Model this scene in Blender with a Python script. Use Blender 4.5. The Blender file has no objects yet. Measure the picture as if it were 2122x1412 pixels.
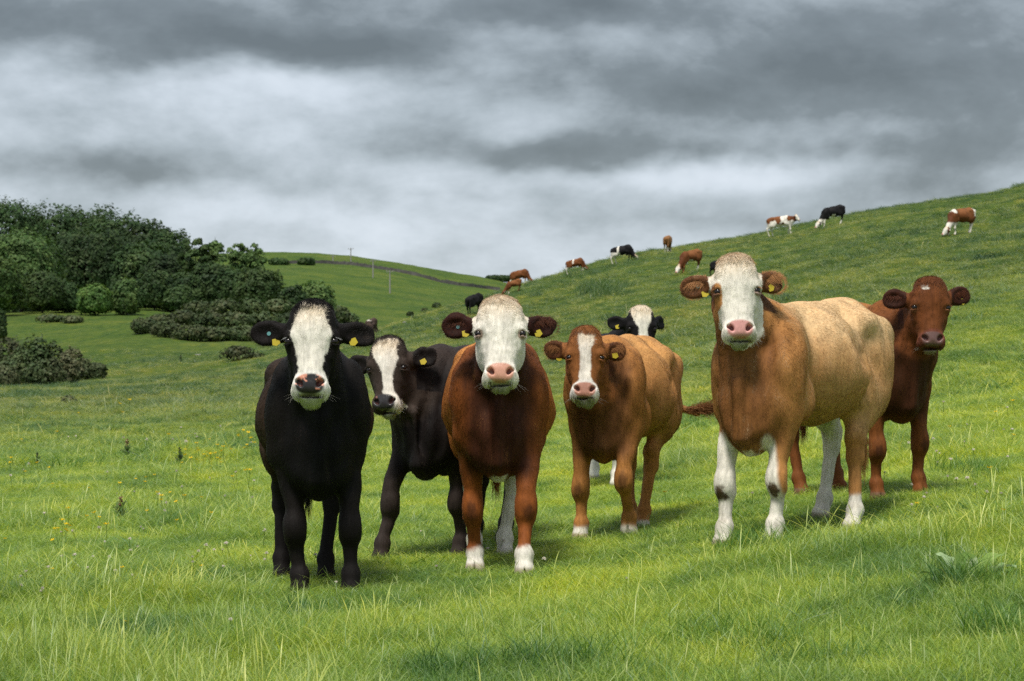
import bpy, math, random
import numpy as np
from mathutils import Vector, Matrix

R = math.radians
rng = np.random.default_rng(7)
S = bpy.context.scene
COL = S.collection

# ------------------------------------------------------------------ camera, sky, sun, exposure
FPX, CX, HOR, CAMZ = 5010.0, 1061.0, 764.0, 1.155     # a level 85 mm lens, camera 1.155 m above the grass

cam_d = bpy.data.cameras.new("camera")
cam = bpy.data.objects.new("camera", cam_d)
COL.objects.link(cam)
cam_d.lens = 85.0
cam_d.sensor_width = 36.0
cam_d.shift_y = (HOR - 706.0) / 2122.0
cam_d.clip_start = 0.1
cam_d.clip_end = 20000.0
cam_d.dof.use_dof = True
cam_d.dof.focus_distance = 13.0
cam_d.dof.aperture_fstop = 10.0
cam.location = (0, 0, CAMZ)
cam.rotation_euler = (R(90), 0, 0)
S.camera = cam

S.cycles.use_denoising = False
S.view_settings.view_transform = 'Standard'
S.view_settings.look = 'None'
S.view_settings.gamma = 1.0
S.view_settings.use_curve_mapping = False
S.view_settings.exposure = 1.45

SUN_EL, SUN_AZ = 64.0, -20.0        # degrees; azimuth measured from behind the camera towards the left
sun_d = bpy.data.lights.new("sun", 'SUN')
sun = bpy.data.objects.new("sun", sun_d)
COL.objects.link(sun)
sun_d.energy = 1.5
sun_d.angle = R(13)
sun_d.color = (1.0, 0.95, 0.87)
_el, _az = R(SUN_EL), R(SUN_AZ)
sun_dir = Vector((math.cos(_el) * math.sin(_az), -math.cos(_el) * math.cos(_az), math.sin(_el)))
sun.rotation_euler = sun_dir.to_track_quat('Z', 'Y').to_euler()


class NT:
    """small helper to write node trees"""
    def __init__(self, tree):
        self.t = tree
        tree.nodes.clear()

    def n(self, kind, _in=None, **props):
        nd = self.t.nodes.new(kind)
        for k, v in props.items():
            setattr(nd, k, v)
        for k, v in (_in or {}).items():
            self.set(nd.inputs[k], v)
        return nd

    def set(self, sock, v):
        if isinstance(v, bpy.types.NodeSocket):
            self.t.links.new(v, sock)
        elif isinstance(v, bpy.types.Node):
            self.t.links.new(v.outputs[0], sock)
        else:
            sock.default_value = v

    def math(self, op, a, b=None, c=None, clamp=False):
        nd = self.t.nodes.new('ShaderNodeMath')
        nd.operation = op
        nd.use_clamp = clamp
        for i, v in enumerate((a, b, c)):
            if v is not None:
                self.set(nd.inputs[i], v)
        return nd.outputs[0]

    def mix(self, fac, a, b, blend='MIX'):
        nd = self.t.nodes.new('ShaderNodeMix')
        nd.data_type = 'RGBA'
        nd.blend_type = blend
        self.set(nd.inputs[0], fac)
        for i, v in ((6, a), (7, b)):
            if isinstance(v, tuple) and len(v) == 3:
                v = (*v, 1)
            self.set(nd.inputs[i], v)
        return nd.outputs[2]

    def ramp(self, fac, stops, interp='LINEAR'):
        nd = self.t.nodes.new('ShaderNodeValToRGB')
        cr = nd.color_ramp
        cr.interpolation = interp
        while len(cr.elements) < len(stops):
            cr.elements.new(0.5)
        for e, (p, c) in zip(cr.elements, stops):
            e.position = p
            e.color = (*c, 1) if len(c) == 3 else c
        self.set(nd.inputs[0], fac)
        return nd.outputs[0]


def build_world():
    w = bpy.data.worlds.new("World")
    S.world = w
    w.use_nodes = True
    k = NT(w.node_tree)
    tc = k.n('ShaderNodeTexCoord')
    sep = k.n('ShaderNodeSeparateXYZ', {0: tc.outputs['Generated']})
    x, y, z = sep.outputs
    zc = k.math('MAXIMUM', z, 0.0)
    # direction from the place as azimuth / elevation
    az = k.math('ARCTAN2', x, y)
    el = k.math('ARCSINE', z)
    # cloud deck seen in perspective
    den = k.math('ADD', zc, 0.085)
    cx = k.math('DIVIDE', x, den)
    cy = k.math('DIVIDE', y, den)
    vec = k.n('ShaderNodeCombineXYZ', {0: cx, 1: k.math('MULTIPLY', cy, 0.62), 2: 0.0}).outputs[0]
    n1 = k.n('ShaderNodeTexNoise', {'Vector': vec, 'Scale': 0.75, 'Detail': 4.0, 'Roughness': 0.5, 'Distortion': 0.35}).outputs[0]
    vec2 = k.n('ShaderNodeCombineXYZ', {0: az, 1: k.math('MULTIPLY', el, 1.75), 2: 0.3}).outputs[0]
    n2 = k.n('ShaderNodeTexNoise', {'Vector': vec2, 'Scale': 8.0, 'Detail': 7.0, 'Roughness': 0.57, 'Distortion': 0.10}).outputs[0]
    # irregular displacement of the named cloud banks
    wv = k.n('ShaderNodeTexNoise', {'Vector': vec2, 'Scale': 14.0, 'Detail': 4.0, 'Roughness': 0.55})
    ws = k.n('ShaderNodeSeparateXYZ', {0: wv.outputs['Color']})
    azw = k.math('ADD', az, k.math('MULTIPLY', k.math('SUBTRACT', ws.outputs[0], 0.5), 0.07))
    elw = k.math('ADD', el, k.math('MULTIPLY', k.math('SUBTRACT', ws.outputs[1], 0.5), 0.030))
    v = k.math('ADD', k.math('MULTIPLY', k.math('SUBTRACT', n1, 0.5), 0.22),
               k.math('MULTIPLY', k.math('SUBTRACT', n2, 0.5), 0.85))
    # lit upper sides and dark undersides of the billows
    vec3 = k.n('ShaderNodeCombineXYZ', {0: az, 1: k.math('MULTIPLY', k.math('ADD', el, 0.011), 1.75), 2: 0.3}).outputs[0]
    n3 = k.n('ShaderNodeTexNoise', {'Vector': vec3, 'Scale': 8.0, 'Detail': 7.0, 'Roughness': 0.57, 'Distortion': 0.10}).outputs[0]
    v = k.math('ADD', v, k.math('MULTIPLY', k.math('SUBTRACT', n2, n3), 0.65))
    v = k.math('ADD', v, 0.49)
    for (px, py, sx, sy, amp) in CLOUDS:
        a0 = math.atan((px - CX) / FPX)
        e0 = math.atan((HOR - py) / FPX)
        u = k.math('MULTIPLY', k.math('SUBTRACT', azw, a0), FPX / sx)
        t = k.math('MULTIPLY', k.math('SUBTRACT', elw, e0), FPX / sy)
        r2 = k.math('ADD', k.math('MULTIPLY', u, u), k.math('MULTIPLY', t, t))
        g = k.math('POWER', 2.718, k.math('MULTIPLY', r2, -0.5))
        v = k.math('MULTIPLY_ADD', g, amp, v)
    cloud = k.ramp(v, [(0.0, (0.74, 0.86, 0.93)), (0.20, (1.12, 1.30, 1.42)), (0.42, (2.3, 2.62, 2.88)),
                       (0.66, (3.6, 3.98, 4.4)), (0.98, (4.7, 5.05, 5.55))])
    sky = k.n('ShaderNodeTexSky', sky_type='NISHITA')
    sky.sun_disc = False
    sky.sun_elevation = R(SUN_EL)
    sky.sun_rotation = R(180 + SUN_AZ)
    sky.altitude = 120
    col = k.mix(0.93, sky.outputs[0], cloud)
    bg = k.n('ShaderNodeBackground', {0: col, 1: 0.066})
    out = k.n('ShaderNodeOutputWorld')
    w.node_tree.links.new(bg.outputs[0], out.inputs[0])
    w.cycles.sampling_method = 'MANUAL'
    w.cycles.sample_map_resolution = 512


CLOUDS = [  # where the cloud banks hang, in pixels of the photograph -> turned into directions above
    (60, -10, 300, 50, -0.25), (2050, 0, 260, 50, -0.10), (1250, -10, 200, 40, -0.15),
    (640, 112, 300, 32, -0.42), (180, 60, 330, 55, -0.24), (760, 60, 260, 40, -0.15), (1000, 6, 300, 26, -0.22),
    (470, 225, 170, 55, 0.20), (90, 195, 150, 45, 0.07), (590, 180, 60, 22, 0.12), (1040, 95, 140, 40, 0.20),
    (780, 235, 90, 22, -0.08), (960, 200, 110, 60, 0.08),
    (1500, 160, 280, 50, -0.33), (1950, 130, 260, 65, -0.24), (1500, 30, 300, 50, -0.14), (1750, 215, 260, 26, -0.10),
    (1080, 296, 180, 26, -0.28), (1800, 300, 260, 26, -0.18), (1420, 300, 160, 18, -0.10),
    (240, 345, 240, 34, -0.17), (600, 372, 240, 20, -0.10),
    (640, 440, 420, 34, 0.12), (1280, 360, 260, 22, 0.16), (1560, 350, 160, 20, 0.14), (1950, 365, 180, 40, -0.14),
    (900, 545, 420, 30, 0.18), (1500, 420, 300, 26, -0.02), (1330, 455, 260, 16, -0.08), (1000, 400, 120, 16, -0.06),
]
build_world()

# ------------------------------------------------------------------ helpers
def tag(o, label=None, cat=None, group=None, kind=None):
    if label: o["label"] = label
    if cat: o["category"] = cat
    if group: o["group"] = group
    if kind: o["kind"] = kind
    return o


def link(o, parent=None):
    COL.objects.link(o)
    if parent is not None:
        o.parent = parent
    return o


def empty(name, loc, rz=0.0):
    o = bpy.data.objects.new(name, None)
    o.empty_display_size = 0.2
    o.location = loc
    o.rotation_euler = (0, 0, rz)
    return link(o)


def mesh_from(name, V, F, mat=None, smooth=True, attrs=None):
    """V (n,3); F (m,k) array of quads or triangles; attrs {name: (type, array per vertex)}"""
    me = bpy.data.meshes.new(name)
    V = np.asarray(V, dtype=np.float32)
    F = np.asarray(F, dtype=np.int32)
    me.vertices.add(len(V))
    me.vertices.foreach_set('co', V.ravel())
    if len(F):
        k = F.shape[1]
        me.loops.add(F.size)
        me.loops.foreach_set('vertex_index', F.ravel())
        me.polygons.add(len(F))
        me.polygons.foreach_set('loop_start', np.arange(0, F.size, k, dtype=np.int32))
        me.polygons.foreach_set('loop_total', np.full(len(F), k, dtype=np.int32))
        me.polygons.foreach_set('use_smooth', np.full(len(F), smooth, dtype=bool))
    for an, (tp, arr) in (attrs or {}).items():
        a = me.attributes.new(an, tp, 'POINT')
        arr = np.asarray(arr, dtype=np.float32)
        if tp == 'FLOAT_COLOR':
            if arr.shape[1] == 3:
                arr = np.concatenate([arr, np.ones((len(arr), 1), np.float32)], 1)
            a.data.foreach_set('color', arr.ravel())
        elif tp == 'FLOAT_VECTOR':
            a.data.foreach_set('vector', arr.ravel())
        else:
            a.data.foreach_set('value', arr.ravel())
    if mat: me.materials.append(mat)
    me.update(calc_edges=True)
    me.validate()
    return me


def obj(name, me, parent=None, loc=None):
    o = bpy.data.objects.new(name, me)
    if loc is not None: o.location = loc
    return link(o, parent)


def new_mat(name):
    m = bpy.data.materials.new(name)
    m.use_nodes = True
    k = NT(m.node_tree)
    return m, k


def finish(m, k, bsdf, disp=None):
    out = k.n('ShaderNodeOutputMaterial')
    k.t.links.new(bsdf.outputs[0] if isinstance(bsdf, bpy.types.Node) else bsdf, out.inputs[0])
    return m


def plain(name, col, rough=0.6, metal=0.0, spec=0.5, noise=0.15, nscale=8.0):
    m, k = new_mat(name)
    tc = k.n('ShaderNodeTexCoord')
    nz = k.n('ShaderNodeTexNoise', {'Vector': tc.outputs['Object'], 'Scale': nscale, 'Detail': 4.0}).outputs[0]
    lo = tuple(c * (1 - noise) for c in col); hi = tuple(min(1, c * (1 + noise)) for c in col)
    c = k.ramp(nz, [(0.3, lo), (0.7, hi)])
    b = k.n('ShaderNodeBsdfPrincipled', {'Base Color': c, 'Roughness': rough, 'Metallic': metal,
                                         'Specular IOR Level': spec})
    return finish(m, k, b)


def sm(a, b, x):
    t = np.clip((x - a) / (b - a), 0, 1)
    return t * t * (3 - 2 * t)


def _hash3(ix, iy, iz, seed):
    h = (ix * 374761393 + iy * 668265263 + iz * 2147483647 + seed * 1274126177) & 0xffffffff
    h = ((h ^ (h >> 13)) * 1274126177) & 0xffffffff
    return ((h ^ (h >> 16)) & 0xffff) / 65535.0


def vnoise(P, scale=1.0, seed=0):
    """value noise in [-1,1] at points P (n,3)"""
    Q = np.asarray(P, dtype=np.float64) * scale
    I = np.floor(Q).astype(np.int64)
    f = Q - I
    f = f * f * (3 - 2 * f)
    r = 0.0
    for dx in (0, 1):
        wx = f[:, 0] if dx else 1 - f[:, 0]
        for dy in (0, 1):
            wy = f[:, 1] if dy else 1 - f[:, 1]
            for dz in (0, 1):
                wz = f[:, 2] if dz else 1 - f[:, 2]
                r = r + wx * wy * wz * _hash3(I[:, 0] + dx, I[:, 1] + dy, I[:, 2] + dz, seed)
    return r * 2 - 1


def fbm(P, scale=1.0, seed=0, oct=3):
    r, a, t = 0.0, 1.0, 0.0
    for o in range(oct):
        r = r + a * vnoise(P, scale * 2 ** o, seed + o)
        t += a
        a *= 0.5
    return r / t
# ------------------------------------------------------------------ the lie of the land
T_PX = np.array([-500, 0, 250, 450, 600, 740, 900, 1060, 1300, 1600, 1900, 2122, 2600.])
T_Y = np.array([30, 45, 70, 100, 140, 170, 200, 240, 320, 450, 600, 800, 1000, 1200, 1700.])
T_PY = np.array([
    [985, 962, 958, 955, 952, 948, 945, 942, 925, 880, 832, 800, 740],
    [930, 905, 900, 893, 885, 880, 872, 862, 830, 770, 710, 675, 600],
    [880, 855, 848, 838, 826, 812, 796, 775, 735, 665, 600, 560, 480],
    [850, 826, 818, 805, 790, 768, 742, 715, 665, 590, 525, 485, 400],
    [830, 805, 798, 782, 758, 730, 695, 655, 590, 530, 470, 430, 345],
    [820, 800, 780, 762, 736, 708, 665, 615, 550, 497, 445, 405, 320],
    [800, 785, 752, 742, 722, 700, 648, 598, 533, 484, 429, 390, 305],
    [770, 750, 727, 724, 713, 703, 656, 604, 540, 492, 438, 400, 315],
    [710, 698, 688, 690, 690, 702, 694, 662, 620, 570, 510, 470, 400],
    [650, 645, 640, 640, 650, 682, 690, 690, 670, 640, 600, 570, 520],
    [640, 630, 625, 612, 618, 650, 664, 672, 680, 670, 650, 640, 600],
    [620, 600, 592, 578, 580, 597, 615, 640, 660, 670, 670, 660, 640],
    [590, 575, 565, 552, 550, 558, 583, 608, 650, 680, 690, 690, 690],
    [580, 565, 550, 538, 535, 544, 567, 597, 650, 690, 700, 710, 720],
    [700, 700, 700, 700, 700, 700, 705, 712, 730, 740, 750, 750, 760.]])
T_Z = (CAMZ + T_Y[:, None] * (HOR - T_PY) / FPX)


def _near(x, y):
    s = 0.5 * (x + np.sqrt(x * x + 0.5)) - 0.12
    return 0.118 * s + 0.03 * np.minimum(x, 0) * 0.6 - 0.045


def _cub(a, b, c, d, t):
    return b + 0.5 * t * (c - a + t * (2 * a - 5 * b + 4 * c - d + t * (3 * (b - c) + d - a)))


def ground(x, y):
    x = np.asarray(x, float); y = np.asarray(y, float)
    yy = np.maximum(y, 8.0)
    px = np.clip(CX + FPX * x / yy, -480, 2580)
    ly = np.log(np.clip(yy, 30.0, 1699.0))
    LY = np.log(T_Y)
    i = np.clip(np.searchsorted(LY, ly) - 1, 0, len(LY) - 2)
    t = (ly - LY[i]) / (LY[i + 1] - LY[i])
    j = np.clip(np.searchsorted(T_PX, px) - 1, 0, len(T_PX) - 2)
    s = (px - T_PX[j]) / (T_PX[j + 1] - T_PX[j])
    nr, nc = T_Z.shape
    rows = []
    for di in (-1, 0, 1, 2):
        ii = np.clip(i + di, 0, nr - 1)
        q = [T_Z[ii, np.clip(j + dj, 0, nc - 1)] for dj in (-1, 0, 1, 2)]
        rows.append(_cub(*q, s))
    far = _cub(*rows, t)
    w = sm(19.0, 36.0, y)
    z = _near(x, y) * (1 - w) + far * w
    # the scrub-covered mound in front of the wood
    bx, by = (490 - CX) / FPX * 318, 318.0
    z = z + 3.9 * np.exp(-0.5 * (((x - bx) / 8.5) ** 2 + ((y - by) / 15.0) ** 2)) * (y > 150)
    z = z - 0.07 * np.exp(-((x - 2.1) / 0.6) ** 2 - ((y - 14.9) / 0.7) ** 2)
    # rolling unevenness
    P = np.stack([x, y * 0.6, x * 0], -1).reshape(-1, 3)
    amp = np.clip(yy / 100.0, 0.05, 2.0)
    z = z + (vnoise(P, 0.12, 61).reshape(z.shape) * 0.16 * amp + vnoise(P, 0.45, 62).reshape(z.shape) * 0.075 * np.clip(amp * 2.2, 0.3, 1.8)) * sm(17, 40, y)
    z = z + vnoise(P, 1.1, 63).reshape(z.shape) * 0.022 + vnoise(P, 2.7, 64).reshape(z.shape) * 0.010
    return z


def ground1(x, y):
    return float(ground(np.array([x]), np.array([y]))[0])


def hit(px, py, ymin=9.0, ymax=1600.0):
    """the point of the ground that the photograph shows at pixel (px, py)"""
    ys = np.exp(np.linspace(math.log(ymin), math.log(ymax), 1500))
    xs = (px - CX) / FPX * ys
    zs = CAMZ + (HOR - py) / FPX * ys
    g = ground(xs, ys)
    k = np.nonzero(g >= zs)[0]
    if len(k) == 0: return None
    i = k[0]
    if i > 0:
        a, b = (zs - g)[i - 1], (zs - g)[i]
        t = a / (a - b)
        y = ys[i - 1] + (ys[i] - ys[i - 1]) * t
    else:
        y = ys[0]
    x = (px - CX) / FPX * y
    return x, float(y), ground1(x, float(y))


def at_dist(px, y):
    x = (px - CX) / FPX * y
    return x, y, ground1(x, y)
# ------------------------------------------------------------------ cattle: sculpted as a smooth field, meshed by surface nets
def smin(a, b, k):
    h = np.maximum(k - np.abs(a - b), 0.0) / k
    return np.minimum(a, b) - h * h * k * 0.25


def smax(a, b, k):
    return -smin(-a, -b, k)


UDN, UUP = 0.90, 1.07      # lengths of the face below and above the eyes


def head_coords(V, hp, H, hs):
    Q = (V - hp) @ H / hs
    Q[:, 2] = np.where(Q[:, 2] < 0, Q[:, 2] / UDN, Q[:, 2] / UUP)
    return Q


class Field:
    def __init__(self):
        self.ops = []      # (kind, function, bbox lo, hi, k)

    def _add(self, kind, fn, lo, hi, k, col=None):
        m = k + 0.06
        self.ops.append((kind, fn, np.array(lo) - m, np.array(hi) + m, k))

    def ell(self, c, r, k=0.05, rot=None, sub=False):
        c = np.array(c, float); r = np.array(r, float)
        Mi = np.array(rot).T if rot is not None else None
        def fn(P):
            q = P - c
            if Mi is not None: q = q @ Mi.T
            k0 = np.linalg.norm(q / r, axis=1)
            k1 = np.linalg.norm(q / (r * r), axis=1) + 1e-9
            return k0 * (k0 - 1.0) / k1
        R_ = max(r) if rot is not None else r
        self._add('sub' if sub else 'add', fn, c - R_, c + R_, k)

    def rc(self, a, b, ra, rb, k=0.05, sc=(1, 1, 1), sub=False):
        """round cone between a and b, cross-section scaled by sc"""
        s = np.array(sc, float)
        a0, b0 = np.array(a, float), np.array(b, float)
        A, B = a0 / s, b0 / s
        d = B - A
        L2 = float(d @ d) + 1e-9
        ms = float(min(s))
        def fn(P):
            q = P / s - A
            t = np.clip(q @ d / L2, 0, 1)
            return (np.linalg.norm(q - t[:, None] * d, axis=1) - (ra + (rb - ra) * t)) * ms
        rr = max(ra, rb) * s
        self._add('sub' if sub else 'add', fn, np.minimum(a0, b0) - rr, np.maximum(a0, b0) + rr, k)

    def eval(self, P):
        d = np.full(len(P), 0.35)
        for kind, fn, lo, hi, k in self.ops:
            m = np.all((P > lo) & (P < hi), axis=1)
            if not m.any(): continue
            v = fn(P[m])
            d[m] = smin(d[m], v, k) if kind == 'add' else smax(d[m], -v, k)
        return d

    def bounds(self):
        lo = np.min([o[2] for o in self.ops if o[0] == 'add'], axis=0)
        hi = np.max([o[3] for o in self.ops if o[0] == 'add'], axis=0)
        return lo, hi


def axis_coords(lo, hi, h, fine_lo=None, fine_hi=None, hf=None):
    xs = [lo]
    while xs[-1] < hi:
        x = xs[-1]
        if hf and fine_lo is not None:
            dist = max(fine_lo - x, x - fine_hi, 0.0)
            st = min(h, hf + dist * 0.10)
        else:
            st = h
        xs.append(x + st)
    while (len(xs) - 1) % 4: xs.append(xs[-1] + h)
    return np.array(xs)


def surface_nets(fn, X, Y, Z):
    nx, ny, nz = len(X), len(Y), len(Z)
    F = np.full((nx, ny, nz), 0.35)
    done = np.zeros((nx, ny, nz), bool)
    def ev(mask):
        mask &= ~done
        i, j, k = np.nonzero(mask)
        if len(i):
            F[i, j, k] = fn(np.stack([X[i], Y[j], Z[k]], 1))
            done[i, j, k] = True
    m = np.zeros_like(done); m[::4, ::4, ::4] = True; ev(m)
    hx = max(np.diff(X).max(), np.diff(Y).max(), np.diff(Z).max())
    for step in (4, 2):
        G = F[::step, ::step, ::step]
        a = np.abs(G)
        c = a[:-1]; c = np.minimum(c, a[1:])
        c = np.minimum(c[:, :-1], c[:, 1:]); c = np.minimum(c[:, :, :-1], c[:, :, 1:])
        s = G < 0
        act = c < step * hx * 0.95
        h2 = step // 2
        big = np.repeat(np.repeat(np.repeat(act, step, 0), step, 1), step, 2)
        m = np.zeros_like(done)
        for dx in (0, 1):
            for dy in (0, 1):
                for dz in (0, 1):
                    m[dx:dx + nx - 1, dy:dy + ny - 1, dz:dz + nz - 1] |= big
        if step == 4:
            q = np.zeros_like(done); q[::2, ::2, ::2] = True
            m &= q
            G2 = None
        ev(m)
        if step == 4:
            # unevaluated mid nodes inherit the sign and size of their coarse neighbour
            Gc = F[::4, ::4, ::4]
            up = np.repeat(np.repeat(np.repeat(Gc, 4, 0), 4, 1), 4, 2)[:nx, :ny, :nz]
            F[~done] = up[~done]
        else:
            Gc = F[::2, ::2, ::2]
            up = np.repeat(np.repeat(np.repeat(Gc, 2, 0), 2, 1), 2, 2)[:nx, :ny, :nz]
            F[~done] = up[~done]
    ins = F < 0
    # cells that hold a sign change
    cnt = np.zeros((nx - 1, ny - 1, nz - 1), np.int8)
    for dx in (0, 1):
        for dy in (0, 1):
            for dz in (0, 1):
                cnt += ins[dx:dx + nx - 1, dy:dy + ny - 1, dz:dz + nz - 1]
    ci, cj, ck = np.nonzero((cnt > 0) & (cnt < 8))
    idx = np.full((nx - 1, ny - 1, nz - 1), -1, np.int64)
    idx[ci, cj, ck] = np.arange(len(ci))
    acc = np.zeros((len(ci), 3)); w = np.zeros(len(ci))
    corners = [(a, b, c) for a in (0, 1) for b in (0, 1) for c in (0, 1)]
    for a in corners:
        for ax in range(3):
            if a[ax]: continue
            b = list(a); b[ax] = 1
            fa = F[ci + a[0], cj + a[1], ck + a[2]]; fb = F[ci + b[0], cj + b[1], ck + b[2]]
            s = (fa < 0) != (fb < 0)
            t = np.where(s, fa / np.where(s, fa - fb, 1.0), 0.0)
            pa = np.stack([X[ci + a[0]], Y[cj + a[1]], Z[ck + a[2]]], 1)
            pb = np.stack([X[ci + b[0]], Y[cj + b[1]], Z[ck + b[2]]], 1)
            p = pa + (pb - pa) * t[:, None]
            acc[s] += p[s]; w[s] += 1
    V = acc / w[:, None]
    faces = []
    for ax in range(3):
        sl_a = [slice(None)] * 3; sl_b = [slice(None)] * 3
        sl_a[ax] = slice(0, -1); sl_b[ax] = slice(1, None)
        A = ins[tuple(sl_a)]; B = ins[tuple(sl_b)]
        e = np.nonzero(A != B)
        e = list(e)
        o1, o2 = [(1, 2), (2, 0), (0, 1)][ax]
        n_ = (nx, ny, nz)
        ok = (e[o1] > 0) & (e[o2] > 0) & (e[o1] < n_[o1] - 1) & (e[o2] < n_[o2] - 1)
        e = [q[ok] for q in e]
        flip = A[tuple(e)]
        q = []
        for (d1, d2) in ((0, 0), (-1, 0), (-1, -1), (0, -1)):
            c = [e[0].copy(), e[1].copy(), e[2].copy()]
            c[o1] += d1; c[o2] += d2
            q.append(idx[c[0], c[1], c[2]])
        q = np.stack(q, 1)
        q = np.where(flip[:, None], q, q[:, ::-1])
        q = q[(q >= 0).all(1)]
        faces.append(q)
    return V, np.concatenate(faces)


def vert_normals(V, F):
    n = np.cross(V[F[:, 2]] - V[F[:, 0]], V[F[:, 3]] - V[F[:, 1]])
    N = np.zeros_like(V)
    for k in range(4):
        np.add.at(N, F[:, k], n)
    return N / (np.linalg.norm(N, axis=1)[:, None] + 1e-12)


def relax(V, F, it=1, lam=0.5):
    for _ in range(it):
        acc = np.zeros_like(V); c = np.zeros(len(V))
        for a, b in ((0, 1), (1, 2), (2, 3), (3, 0)):
            np.add.at(acc, F[:, a], V[F[:, b]]); np.add.at(c, F[:, a], 1)
            np.add.at(acc, F[:, b], V[F[:, a]]); np.add.at(c, F[:, b], 1)
        V = V + lam * (acc / c[:, None] - V)
    return V


def coat_material(name, hair=False):
    m, k = new_mat(name)
    at = k.n('ShaderNodeAttribute', attribute_name='coat')
    wet = k.n('ShaderNodeAttribute', attribute_name='wet').outputs['Fac']
    if hair:
        hi = k.n('ShaderNodeHairInfo')
        v = k.math('MULTIPLY_ADD', hi.outputs['Random'], 0.22, 0.92)
        col = k.mix(1.0, at.outputs['Color'], k.n('ShaderNodeCombineXYZ', {0: v, 1: v, 2: v}).outputs[0], 'MULTIPLY')
        b = k.n('ShaderNodeBsdfPrincipled', {'Base Color': col, 'Roughness': 0.55, 'Specular IOR Level': 0.30})
        return finish(m, k, b)
    tc = k.n('ShaderNodeTexCoord')
    mp = k.n('ShaderNodeMapping', {'Vector': tc.outputs['Object'], 'Scale': (1.0, 0.55, 0.22), 'Rotation': (0.35, 0, 0)})
    n1 = k.n('ShaderNodeTexNoise', {'Vector': mp, 'Scale': 75.0, 'Detail': 5.0, 'Roughness': 0.65}).outputs[0]
    n2 = k.n('ShaderNodeTexNoise', {'Vector': mp, 'Scale': 22.0, 'Detail': 4.0, 'Roughness': 0.6}).outputs[0]
    f = k.math('ADD', k.math('MULTIPLY', n1, 0.5), k.math('MULTIPLY', n2, 0.5))
    v = k.n('ShaderNodeMapRange', {0: f, 1: 0.36, 2: 0.64, 3: 0.68, 4: 1.25}).outputs[0]
    v = k.math('ADD', k.math('MULTIPLY', v, k.math('SUBTRACT', 1.0, wet)), wet)
    col = k.mix(1.0, at.outputs['Color'], k.n('ShaderNodeCombineXYZ', {0: v, 1: v, 2: v}).outputs[0], 'MULTIPLY')
    rough = k.math('MULTIPLY_ADD', wet, -0.34, 0.66)
    bump = k.n('ShaderNodeBump', {'Height': f, 'Strength': 0.7, 'Distance': 0.010})
    b = k.n('ShaderNodeBsdfPrincipled', {'Base Color': col, 'Roughness': rough, 'Specular IOR Level': k.math('MULTIPLY_ADD', wet, 0.3, 0.12),
                                         'Normal': bump.outputs[0]})
    return finish(m, k, b)


M_COAT = coat_material("cow_coat")
M_HAIR = coat_material("cow_hair", True)
M_EYE = plain("eye_dark", (0.010, 0.006, 0.005), 0.16, spec=0.45)
M_TAG = plain("tag_yellow", (0.44, 0.34, 0.012), 0.5)
M_TAG2 = plain("tag_turquoise", (0.10, 0.27, 0.27), 0.4)


def rotz(a):
    c, s = math.cos(a), math.sin(a)
    return np.array([[c, -s, 0], [s, c, 0], [0, 0, 1.0]])


def rotx(a):
    c, s = math.cos(a), math.sin(a)
    return np.array([[1.0, 0, 0], [0, c, -s], [0, s, c]])


def roty(a):
    c, s = math.cos(a), math.sin(a)
    return np.array([[c, 0, s], [0, 1.0, 0], [-s, 0, c]])


def head_frame(yaw, pitch, roll):
    """columns: lateral (viewer's right when it looks at you), face normal, up along the face"""
    B = np.array([[1.0, 0, 0], [0, -1.0, 0], [0, 0, 1.0]]).T
    return rotz(yaw) @ rotx(-pitch) @ roty(roll) @ B


def ear_frame(H, side, droop, sweep, twist):
    """ear axis outwards, ear opening normal, ear height, all in head coordinates"""
    e1 = np.array([side * math.cos(droop), -math.sin(sweep), -math.sin(droop)])
    e1 /= np.linalg.norm(e1)
    n = np.array([side * math.sin(sweep) * 0.9 + side * 0.12, math.cos(twist), -math.sin(twist)])
    n -= e1 * (n @ e1); n /= np.linalg.norm(n)
    e3 = np.cross(e1, n) * side
    if e3[2] < 0: e3 = -e3
    return e1, n, e3


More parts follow.
